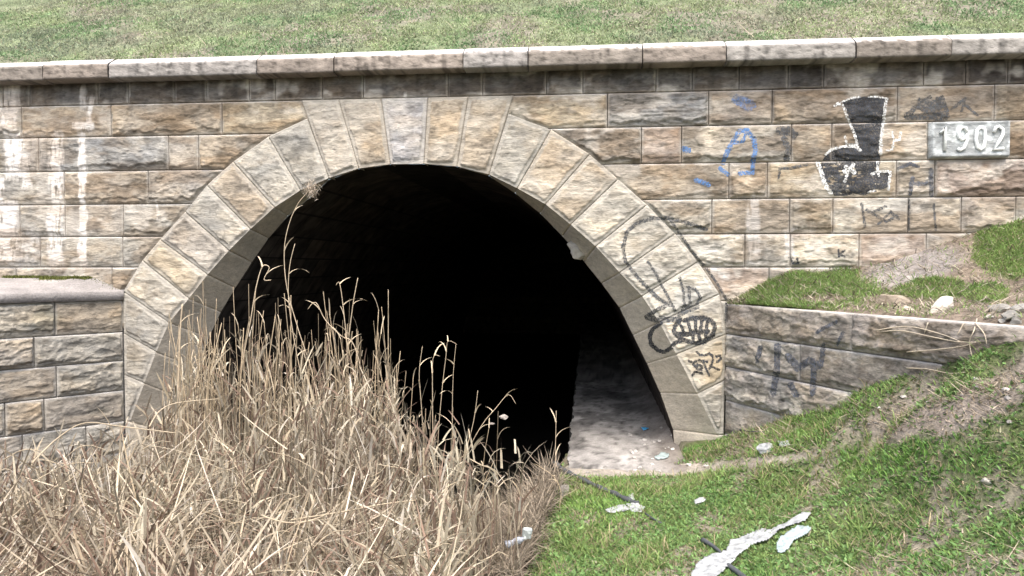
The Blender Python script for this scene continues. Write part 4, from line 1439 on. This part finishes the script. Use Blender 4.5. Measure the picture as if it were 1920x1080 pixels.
def z5(*pts): return [(1000 + x * .4259, 400 + y * .4259) for x, y in pts]
def z7(*pts): return [(1480 + x / 4.5, 160 + y / 4.5) for x, y in pts]
def z3(*pts): return [(1000 + x * .3704, 60 + y * .3704) for x, y in pts]
def z4(*pts): return [(1440 + x * .3704, 60 + y * .3704) for x, y in pts]
def z6(*pts): return [(1340 + x * .4073, 420 + y * .4073) for x, y in pts]
def zf(*pts): return [(1150 + x / 6, 560 + y / 6) for x, y in pts]


M_BLACK = mat_flat("black_spray_paint", (.040, .045, .053), rough=.75, var=.6, scale=16, alpha=(.50, .97))
M_GREYP = mat_flat("faded_grey_spray_paint", (.085, .09, .095), rough=.8, var=.4, scale=18, alpha=(.25, .90), ascale=40)
M_FADE = mat_flat("very_faded_paint", (.10, .11, .13), rough=.8, var=.4, scale=20, alpha=(.35, .85), ascale=30)
M_BLUE = mat_flat("blue_spray_paint", (.10, .22, .46), rough=.7, var=.3, scale=25, alpha=(.2, .85), ascale=45)
M_BLUEF = mat_flat("faded_blue_paint", (.16, .24, .42), rough=.7, var=.3, scale=25, alpha=(.05, .6), ascale=30)

# black figure with white outline
body = z7((440, 140), (520, 112), (600, 97), (700, 95), (815, 112), (800, 230), (785, 330), (765, 480), (752, 575), (765, 600), (770, 640), (745, 720), (850, 735), (835, 860), (760, 885), (640, 925), (380, 930), (330, 870), (285, 790), (262, 690), (268, 655), (300, 600), (350, 550), (430, 522), (500, 512), (570, 530), (590, 545), (575, 480), (548, 400), (512, 300), (470, 190))
wear = lambda X, Y: fbm(X * .09, Y * .2, 4, 31)
paint("graffiti", lambda X, Y: in_poly(X, Y, body) & ((wear(X, Y) < .66) | (Y < 300)), (1535, 175, 1675, 370), M_BLACK, off=.004, label="large black hat like shape filled in spray paint", parent=bridge)
paint("graffiti_outline", strokes([
    (5, z7((385, 172), (410, 152), (445, 165), (470, 210), (490, 270), (515, 330), (545, 400), (560, 450), (575, 520), (600, 545))),
    (5, z7((310, 580), (350, 545), (420, 520), (500, 512), (570, 525), (595, 545))),
    (6, z7((820, 118), (805, 210), (795, 300), (790, 340), (775, 450), (770, 580))),
    (3, z7((440, 140), (520, 110), (600, 95))), (3, z7((670, 95), (740, 95), (815, 110))),
    (8, z7((240, 655), (262, 710), (285, 790), (320, 870), (350, 910))), (4, z7((470, 430), (485, 500), (550, 500))),
    (5, z7((745, 650), (750, 720), (755, 760))), (5, z7((700, 748), (750, 725), (855, 730), (845, 800), (835, 880))),
    (8, z7((480, 690), (505, 712), (540, 670))), (8, z7((470, 725), (505, 700), (545, 735))), (5, z7((505, 712), (485, 760), (468, 810))),
    (4, z7((665, 905), (720, 888))), (4, z7((870, 395), (880, 470), (870, 540), (820, 550))), (5, z7((940, 400), (930, 460), (885, 465))),
], 5, 1.0, 4), (1520, 170, 1700, 372), M_WHITEP, off=.008, label="white outline and small star on the black figure", parent=bridge)
# blue letter
paint("graffiti", strokes([(9, z3((960, 660), (985, 600), (1015, 545), (1045, 500), (1085, 498), (1115, 540), (1125, 600), (1110, 660), (1110, 700))), (6, z3((1000, 565), (1060, 555), (1075, 520))), (8, z3((1045, 715), (1110, 712))), (8, z3((945, 690), (985, 720)))], 8, .8, 7),
      (1340, 235, 1430, 335), M_BLUE, label="blue spray painted letter A", parent=bridge)
for st_, lb_ in (((10, z3((760, 590), (785, 600))), "blue paint dab left of the blue letter"), ((9, z3((825, 750), (885, 772))), "short slanting blue paint stroke below left of the blue letter")):
    paint("graffiti", strokes([st_], 8, .8, 8), (1270, 250, 1335, 350), M_BLUE, label=lb_, parent=bridge)
paint("graffiti", strokes([(22, z3((1035, 345), (1095, 370)))], 8, .8, 9), (1370, 175, 1420, 215), M_BLUEF, label="faint blue smear on the block below the frieze", parent=bridge)
# dark smears
paint("graffiti", strokes([(16, z4((60, 500), (110, 500), (130, 520))), (12, z4((80, 540), (105, 590), (95, 640))), (5, z4((55, 740), (60, 690), (110, 690), (200, 670)))], 10, 1.2, 10), (1450, 230, 1520, 340), M_GREYP, label="sooty black smear shaped like a bush", parent=bridge)
paint("graffiti", strokes([(9, z4((700, 430), (760, 370), (820, 330))), (13, z4((770, 350), (830, 390), (870, 340))), (8, z4((880, 330), (905, 400))), (14, z4((800, 400), (900, 425))), (5, z4((930, 390), (1000, 335), (980, 400))), (5, z4((1000, 370), (1060, 420))), (22, z4((780, 370), (860, 375))), (12, z4((700, 425), (880, 432)))], 9, 1.2, 11),
      (1690, 170, 1850, 228), M_GREYP, label="dark blue grey scribble above the date plaque", parent=bridge)
paint("graffiti", strokes([(8, z4((730, 740), (720, 820))), (9, z4((825, 700), (828, 825))), (7, z4((660, 690), (720, 665), (760, 680))), (7, z4((725, 770), (825, 765)))], 8, 1.0, 12), (1680, 300, 1760, 372), M_FADE, label="faded grey letter strokes below the plaque", parent=bridge)
paint("graffiti", strokes([(5, z4((475, 870), (490, 985))), (5, z4((530, 910), (600, 880))), (5, z4((500, 900), (600, 960), (655, 930))), (5, z4((560, 970), (620, 910), (660, 945))), (4, z4((715, 850), (712, 1000))), (4, z4((840, 870), (850, 1000)))], 5, 1.0, 13), (1600, 370, 1770, 440), M_GREYP, label="thin grey scratchy letters on the pale blocks", parent=bridge)
for st_, lb_ in (([(4, z6((345, 155), (360, 180), (385, 180), (380, 160)))], "tiny black painted letter U low on the wall"), ([(4, z6((570, 120), (572, 150))), (4, z6((598, 124), (573, 138), (598, 148)))], "tiny black painted letter K low on the wall")):
    paint("graffiti", strokes(st_, 4, 1, 14), (1470, 465, 1590, 500), M_BLACK, label=lb_, parent=bridge)
# ring graffiti
paint("graffiti", strokes([(7, z5((760, 70), (690, 45), (600, 22), (520, 22), (450, 45), (410, 85), (395, 150), (405, 210), (440, 260), (500, 325), (545, 370), (600, 405))),
                           (5, z5((600, 25), (650, 95), (700, 170), (760, 240), (810, 310), (850, 380), (848, 480))),
                           (5, z5((505, 215), (540, 265), (560, 310), (590, 360), (625, 430))), (5, z5((645, 285), (660, 340), (665, 400), (650, 440))),
                           (6, z5((680, 325), (715, 335), (735, 370), (720, 400), (670, 412))), (6, z5((685, 340), (690, 400))),
                           (8, z5((600, 400), (555, 420), (510, 445), (500, 460))), (10, z5((560, 462), (640, 468), (650, 440), (720, 410))),
                           (10, z5((500, 455), (540, 470), (620, 470)))], 7, .7, 15), (1150, 400, 1375, 610), M_GREYP, label="looping grey line drawing over the arch stones", parent=bridge)
paint("graffiti", strokes([(8, zf((540, 275), (450, 330), (405, 420), (430, 520), (500, 580), (570, 600), (640, 560), (690, 500), (760, 470))),
                           (8, zf((750, 240), (690, 310), (680, 370), (740, 440), (840, 480), (930, 500), (1040, 480), (1120, 400), (1145, 320), (1110, 250), (1020, 215), (900, 215), (800, 245))),
                           (9, zf((740, 400), (840, 400), (960, 370), (1060, 370))), (6, zf((760, 300), (800, 390))), (6, zf((840, 260), (870, 370))), (6, zf((920, 240), (930, 360))), (6, zf((1000, 240), (980, 360))), (6, zf((1060, 250), (1040, 370))),
                           (6, zf((900, 410), (900, 480))), (6, zf((960, 400), (980, 480))), (6, zf((1040, 380), (1040, 450))), (6, zf((930, 510), (1010, 500), (1130, 410)))], 7, .6, 16),
      (1205, 590, 1350, 668), M_BLACK, label="black toothed oval mouth drawing on the lower arch stones", parent=bridge)
paint("graffiti", strokes([zf((850, 700), (900, 720), (930, 700)), zf((900, 740), (930, 770)), zf((890, 860), (920, 820), (1000, 840)), zf((940, 740), (1000, 760), (990, 800), (940, 790), (950, 740)), zf((960, 690), (1060, 710)), zf((1010, 700), (1040, 780), (1080, 860)),
                           zf((940, 600), (970, 630), (1030, 640), (1080, 615), (1115, 640), (1120, 700), (1080, 790), (1100, 760), (1190, 800)), zf((1160, 650), (1200, 640), (1210, 680), (1170, 710))], 4.5, .5, 17),
      (1285, 655, 1360, 710), M_BLACK, label="scrawled number 2012 in thin black paint", parent=bridge)
# right wing letters
paint("graffiti", strokes([(12, z6((290, 560), (285, 680), (270, 780))), (9, z6((210, 570), (195, 630))), (14, z6((340, 610), (380, 660), (440, 630), (480, 650))), (12, z6((455, 640), (455, 710), (450, 780))), (12, z6((350, 740), (375, 790))), (7, z6((560, 450), (500, 480), (470, 500))), (9, z6((500, 560), (490, 650))), (6, z6((590, 500), (565, 555)))],
                           10, 1.0, 18), (1400, 590, 1590, 745), M_FADE, label="large faded blue grey letters across the courses", parent=wing_r)

# ------------------------------------------------------------------ small things
def g_hit(px, py):
    d = ray(px, py).normalized()
    h, n, _, _ = T_GROUND.ray_cast(EYE, d)
    if h is None: h = on_z(px, py, 0.0)
    return h


def rock(name, px, py, size, col, seed, label, cat, rot=0, tilt=0, group=None, sink=.25, mat=None, parent=None, loc=None, rough_amp=.35):
    p = loc or g_hit(px, py)
    bm_n = 5
    import bmesh
    bm = bmesh.new(); bmesh.ops.create_icosphere(bm, subdivisions=4, radius=1.0)
    V = np.array([tuple(v.co) for v in bm.verts])
    F = np.array([[v.index for v in f.verts] for f in bm.faces]); bm.free()
    # cut the ball with random planes -> angular faces
    r = np.random.default_rng(seed)
    for k in range(16):
        n = r.normal(size=3); n /= np.linalg.norm(n); d = r.uniform(.5, .78)
        t = V @ n
        V = V - np.outer(np.maximum(t - d, 0), n)
    nz = fbm(V[:, 0] * 3 + V[:, 2], V[:, 1] * 3 + V[:, 2] * 2, 4, seed) - .5
    V = V * (1 + nz[:, None] * rough_amp * .5)
    V = V * np.array(size)
    M = np.array(Matrix.Rotation(rot, 3, 'Z') @ Matrix.Rotation(tilt, 3, 'Y'))
    V = V @ M.T
    V[:, 2] += size[2] * (1 - sink * 2) * .7
    C = np.array(col) * (.75 + .5 * fbm(V[:, 0] * 20, V[:, 2] * 20 + V[:, 1] * 9, 3, seed + 1))[:, None]
    o = link(name, mesh_np(name, V, [F], C), mat or M_STONE, parent); o.location = p
    if cat: tag(o, label, cat, group)
    elif label: o["label"] = label
    return o


rock("stone_block", 1672, 572, (.20, .12, .10), (.33, .28, .22), 1, "brown broken stone block at the end of the grass tuft on the bank", "stone", rot=.2)
rock("stone_slab", 1768, 585, (.22, .09, .11), (.50, .46, .40), 2, "pale slanting stone slab leaning on the edge of the right wing wall", "stone", rot=.3, tilt=-.45)
rock("loose_stone", 1705, 581, (.06, .05, .03), (.6, .55, .47), 3, "small pale flat stone between the brown block and slanting slab", "stone")
for k, (x, y, s, c) in enumerate([(1872, 585, .10, .30), (1893, 598, .12, .24), (1912, 586, .11, .36), (1855, 597, .05, .4), (1880, 604, .05, .45), (1905, 606, .07, .2)]):
    rock("rubble_stone", x, y, (s, s * .8, s * .6), (c, c * .97, c * .88), 10 + k, "grey lump of rubble in the heap at the right edge above the wing wall", "stone", rot=k, group="rubble heap at the right edge of the bank")
rock("pebble", 1850, 905, (.05, .04, .03), (.4, .38, .34), 30, "small grey stone half sunk in the grass at right", "stone")
for k in range(46):
    if k < 22: x = random.uniform(1180, 1262); y = random.uniform(800, 862)
    elif k < 34: x = random.uniform(1080, 1400); y = random.uniform(868, 892)
    else: x = random.uniform(1560, 1900); y = random.uniform(700, 810)
    s = random.uniform(.012, .032)
    c = random.uniform(.25, .6)
    rock("rubble_pebble", x, y, (s * 1.3, s, s * .7), (c, c * .96, c * .9), 40 + k, "small stone scattered by the path and slope", "stone", rot=k, group="small stones scattered on path and slope")

M_PLASTIC = mat_flat("white_plastic_film", (.36, .38, .385), rough=.5, var=.45, scale=18, bump=1.0, spec=.5)
M_PLASTICB = mat_flat("pale_blue_plastic", (.34, .42, .42), rough=.5, var=.2, scale=20, bump=.6, spec=.5)
M_PAPER = mat_flat("white_card", (.50, .55, .54), rough=.8, var=.08, scale=20)
M_GREYPL = mat_flat("grey_crushed_plastic", (.34, .37, .42), rough=.35, var=.6, scale=40, bump=.8, spec=.5)
M_HOSE = mat_flat("dark_rubber", (.075, .082, .088), rough=.7, var=.3, scale=20)
M_BLUEPL = mat_flat("blue_plastic", (.06, .30, .55), rough=.4, var=.2)


def drape(name, poly, box, mat, label, cat, amp=.05, base=.05, step=2.0, seed=5, group=None):
    def lift(x, y):
        n = float(fbm(np.array([x * .035 + y * .03]), np.array([y * .09 - x * .03]), 3, seed)[0])
        n2 = float(fbm(np.array([x * .2 - y * .12]), np.array([y * .2]), 3, seed + 2)[0])
        fo = abs(math.sin(x * .11 + y * .23 + 4 * n)) + .6 * abs(math.sin(x * .31 - y * .17 + 5 * n2))
        return base * .5 + amp * .30 * n + amp * .10 * fo
    o = paint(name, lambda X, Y: in_poly(X + 5 * (fbm(X * .1, Y * .1, 2, seed) - .5), Y + 5 * (fbm(X * .1, Y * .1, 2, seed + 1) - .5), poly), box, mat, tree=T_GROUND, lift=lift, step=step, maxjump=.2)
    if o is None: return
    so = o.modifiers.new("thickness", 'SOLIDIFY'); so.thickness = .004
    for p in o.data.polygons: p.use_smooth = True
    tag(o, label, cat, group)
    return o


drape("plastic_sheet", [(1295, 1090), (1310, 1062), (1335, 1048), (1362, 1043), (1368, 1022), (1392, 1015), (1420, 1003), (1447, 1002), (1475, 988), (1500, 970), (1521, 968), (1510, 984), (1488, 992), (1478, 994), (1452, 1010), (1430, 1024), (1410, 1030), (1385, 1050), (1372, 1066), (1350, 1082), (1340, 1095)],
      (1290, 960, 1530, 1100), M_PLASTIC, "long twisted strip of white plastic sheet lying on the grass", "plastic sheet", amp=.06, base=.05)
drape("plastic_bag", [(1455, 1030), (1462, 1015), (1485, 1000), (1495, 992), (1522, 997), (1512, 1010), (1490, 1022), (1470, 1042), (1460, 1043)], (1450, 985, 1528, 1048), M_PLASTICB, "pale greenish white plastic bag beside the long white strip", "plastic bag", amp=.06, base=.045, seed=9)
for k, (poly, lab) in enumerate([
    ([(1133, 962), (1150, 955), (1170, 953), (1185, 960), (1165, 966), (1145, 966)], "flat white plastic scrap left of the hose end"),
    ([(1175, 952), (1195, 945), (1208, 956), (1204, 966), (1185, 965)], "crumpled white plastic scrap at the hose end"),
    ([(1178, 934), (1186, 930), (1191, 942), (1183, 948)], "small white plastic tatter above the hose end")]):
    bx = (min(p[0] for p in poly) - 4, min(p[1] for p in poly) - 4, max(p[0] for p in poly) + 4, max(p[1] for p in poly) + 4)
    drape("plastic_scrap", poly, bx, M_PLASTIC, lab, "plastic scrap", amp=.05, base=.04, seed=20 + k, step=1.6)
drape("plastic_scrap", [(1300, 943), (1315, 936), (1325, 940), (1318, 948), (1304, 949)], (1296, 932, 1330, 952), M_PLASTIC, "tiny white plastic scrap alone in the middle of the grass", "plastic scrap", amp=.04, base=.03, seed=31, step=1.6)
drape("plastic_scrap", [(1228, 858), (1240, 850), (1256, 853), (1250, 861), (1235, 863)], (1224, 846, 1260, 866), M_PLASTICB, "pale blue plastic scrap by the grass at the tunnel mouth", "plastic scrap", amp=.04, base=.02, seed=33, step=1.6)
drape("plastic_scrap", [(1202, 803), (1210, 802), (1216, 806), (1208, 810)], (1198, 798, 1220, 814), M_BLUEPL, "bright blue plastic scrap on the walkway inside the arch", "plastic scrap", amp=.03, base=.03, seed=34, step=1.4)
rock("plastic_bag", 1440, 845, (.13, .09, .07), (.72, .70, .62), 70, "crumpled cream plastic bag lying below the right wing wall", "plastic bag", rot=.1, mat=M_PLASTIC, rough_amp=.9)
drape("plastic_scrap", [(1458, 832), (1478, 830), (1482, 838), (1465, 843)], (1454, 826, 1486, 846), M_PLASTIC, "thin torn tail of plastic right beside the cream bag", "plastic scrap", amp=.03, base=.03, seed=36, step=1.6)

# card box and crushed bottle at the ditch edge
h = at_dist(988, 1000, 6.35)
import bmesh


def box_obj(name, loc, size, rot, mat, label, cat, bev=.006):
    bm = bmesh.new(); bmesh.ops.create_cube(bm, size=1)
    bmesh.ops.scale(bm, vec=size, verts=bm.verts)
    bmesh.ops.bevel(bm, geom=bm.edges[:], offset=bev, segments=2, affect='EDGES')
    bmesh.ops.subdivide_edges(bm, edges=bm.edges[:], cuts=2, use_grid_fill=True)
    for v in bm.verts:
        v.co += Vector([random.gauss(0, bev * .35) for _ in range(3)])
    me = bpy.data.meshes.new(name); bm.to_mesh(me); bm.free()
    o = link(name, me, mat); o.location = loc; o.rotation_euler = rot
    return tag(o, label, cat)


box_obj("paper_carton", h, (.075, .04, .09), (.25, .1, .2), M_PAPER, "small white card carton standing at the ditch edge", "carton")
hb = at_dist(948, 1022, 6.25)
# crushed bottle: lathe with dents, cap as a child
prof = [(0, 0), (.030, .002), (.034, .01), (.033, .06), (.029, .08), (.034, .10), (.033, .15), (.02, .18), (.012, .195), (.012, .21), (0, .212)]
V = []; sg = 20
for r_, z_ in prof:
    for k in range(sg):
        a = 2 * math.pi * k / sg
        q = 1 - .35 * max(0, math.sin(a * 2 + z_ * 30)) * (1 if .02 < z_ < .17 else 0)
        V.append((r_ * math.cos(a) * q, r_ * math.sin(a) * (1 - .3 * (.02 < z_ < .17)), z_))
F = [(i * sg + k, i * sg + (k + 1) % sg, (i + 1) * sg + (k + 1) % sg, (i + 1) * sg + k) for i in range(len(prof) - 1) for k in range(sg)]
bt = link("crushed_bottle", mesh_np("crushed_bottle", V, [np.array(F)], smooth=True), M_GREYPL)
bt.location = hb; bt.rotation_euler = (.3, 1.25, .5); bt.scale = (1.0, 1.0, .8)
tag(bt, "crushed grey blue plastic bottle below the white carton at the ditch edge", "bottle")
V, F, caps = ribbon_tube([(0, 0, .198), (0, 0, .222)], .015, 12)
cp_ = link("cap", mesh_np("cap", V, [F] + caps, smooth=False), M_PAPER); cp_.parent = bt


def lay_tube(name, pxs, rad, mat, label, cat, lift=0.02, taper=None, group=None, sides=7, k=5, dists=None):
    pts = [g_hit(x, y) + Vector((0, 0, lift)) for x, y in pxs] if dists is None else [at_dist(p[0], p[1], d) for p, d in zip(pxs, dists)]
    sp = smooth_pts(pts, k)
    loc = sp[0].copy()
    V, F, caps = ribbon_tube([p - loc for p in sp], rad, sides, taper=taper)
    C = np.ones((len(V), 3)) * np.array([.5, .42, .3]) * (.75 + .5 * fbm(V[:, 0] * 15, V[:, 2] * 15, 2, 5))[:, None]
    o = link(name, mesh_np(name, V, [F] + caps, C, True), mat); o.location = loc
    return tag(o, label, cat, group)


# shredded dark hose lying over the kerb
lay_tube("old_hose", [(1040, 872), (1060, 888), (1090, 903), (1120, 918), (1150, 930), (1175, 942), (1195, 950)], .024, M_HOSE, "dark grey hose lying from the kerb corner across the grass", "hose", lift=.03, taper=[.02 + .012 * math.sin(i * 1.3) * .5 + .006 for i in range(31)])
lay_tube("cable", [(1192, 950), (1205, 962), (1222, 975), (1240, 985)], .008, M_HOSE, "thin frayed grey cable trailing off the hose end", "cable", lift=.02)
lay_tube("dark_stick", [(1318, 1022), (1335, 1032), (1352, 1046)], .022, M_HOSE, "short dark stick poking out at the plastic strip", "stick", lift=.04, taper=.5)
lay_tube("dark_stick", [(1365, 1068), (1380, 1078), (1400, 1095)], .02, M_HOSE, "dark stick end under the lower plastic strip at the frame bottom", "stick", lift=.03)
lay_tube("wire", [(1352, 806), (1375, 810), (1400, 816), (1430, 818)], .006, M_HOSE, "thin dark wire at the foot of the right wing wall", "wire", lift=.05)

TW = "dry twigs and roots hanging over the right wing wall"
tw = [[(1650, 622), (1690, 620), (1740, 630), (1790, 640), (1830, 642)], [(1640, 620), (1700, 612), (1760, 625), (1800, 640)], [(1700, 660), (1760, 655), (1810, 648), (1830, 640)],
      [(1832, 597), (1826, 620), (1818, 640), (1822, 668)], [(1828, 605), (1845, 625), (1850, 645)], [(1740, 605), (1733, 625)], [(1808, 604), (1795, 628)], [(1700, 690), (1740, 692), (1780, 700), (1810, 698)]]
T_ALL = tree_of([ground, bank] + [o for o in wing_r.children if o.name.startswith("wall_face")])
for k, t in enumerate(tw):
    pts = []
    for x, y in t:
        d = ray(x, y).normalized(); hh = T_ALL.ray_cast(EYE, d)[0] or at_dist(x, y, 7)
        pts.append(hh - d * .04)
    sp = smooth_pts(pts, 4); loc = sp[0].copy()
    V, F, caps = ribbon_tube([p - loc for p in sp], .0055, 5, taper=.5)
    C = np.ones((len(V), 3)) * np.array([.62, .54, .42])
    o = link("dry_twig", mesh_np("dry_twig", V, [F] + caps, C, True), M_REED); o.location = loc
    tag(o, "thin pale twig or root trailing over the right wing wall", "twig", TW)
# long fallen stalks over the reed bed
fs = [
      ([(60, 868), (110, 820), (160, 793), (230, 800), (330, 812)], "bent stalk arching over the left of the reed bed"),
      ([(5, 985), (70, 930), (130, 900), (160, 872)], "fallen stalk slanting up at the far left edge"),
      ([(545, 975), (640, 960), (720, 945), (780, 938)], "thin fallen stalk across the centre of the reed bed"),
      ([(490, 966), (540, 980), (600, 970), (650, 935)], "curled fallen stalk in the middle of the reeds"),
      ([(280, 800), (300, 770), (335, 755), (410, 748)], "bent pale stalk before the base of the left wing wall")]
for t, lab in fs:
    ds = [float(np.interp(y, [750, 1080], [6.6, 4.4])) - .15 for x, y in t]
    lay_tube("fallen_stalk", t, .0065, M_REED, lab, "reed", dists=ds, sides=5, taper=.6)
for k in range(34):
    x = random.uniform(0, 900); y = random.uniform(840, 1070); a = random.uniform(-.7, .7); L = random.uniform(50, 130)
    pts = [(x + math.cos(a) * L * f, y + math.sin(a) * L * f - 18 * math.sin(f * 3.1) * random.uniform(.3, 1.2)) for f in (0, .33, .66, 1)]
    ds = [float(np.interp(y, [750, 1080], [6.8, 4.5])) + random.uniform(-.25, 0) for _ in pts]
    lay_tube("fallen_stalk", pts, random.uniform(.003, .005), M_REED, "dry stalk fallen across the tangled reed bed", "reed", dists=ds, sides=4, taper=.6, k=3, group="fallen stalks in the reed bed")

# crumbled lump on the right splay and two pale lumps in the dark
ph_ = on_y(1083, 478, .42)
lump = rock("broken_stone", 0, 0, (.15, .07, .16), (.40, .38, .34), 91, "crumbled pale stone lump at the edge of the right soffit", None, rot=.2, tilt=.6, mat=M_DRESSED, parent=bridge, loc=Vector((0, 0, 0)), rough_amp=1.0)
lump.matrix_parent_inverse = Matrix.Identity(4); lump.location = ph_
rock("floating_litter", 0, 0, (.07, .06, .045), (.35, .32, .29), 92, "pale round piece of litter in the dark water under the arch", "litter", loc=on_y(944, 785, .2), mat=M_STONE)
rock("floating_litter", 0, 0, (.06, .05, .02), (.22, .2, .18), 93, "small dull flat litter left of the pale round piece in the water", "litter", loc=on_y(922, 795, .3), mat=M_STONE)

bpy.context.view_layer.update()
print("objects", len(bpy.data.objects))
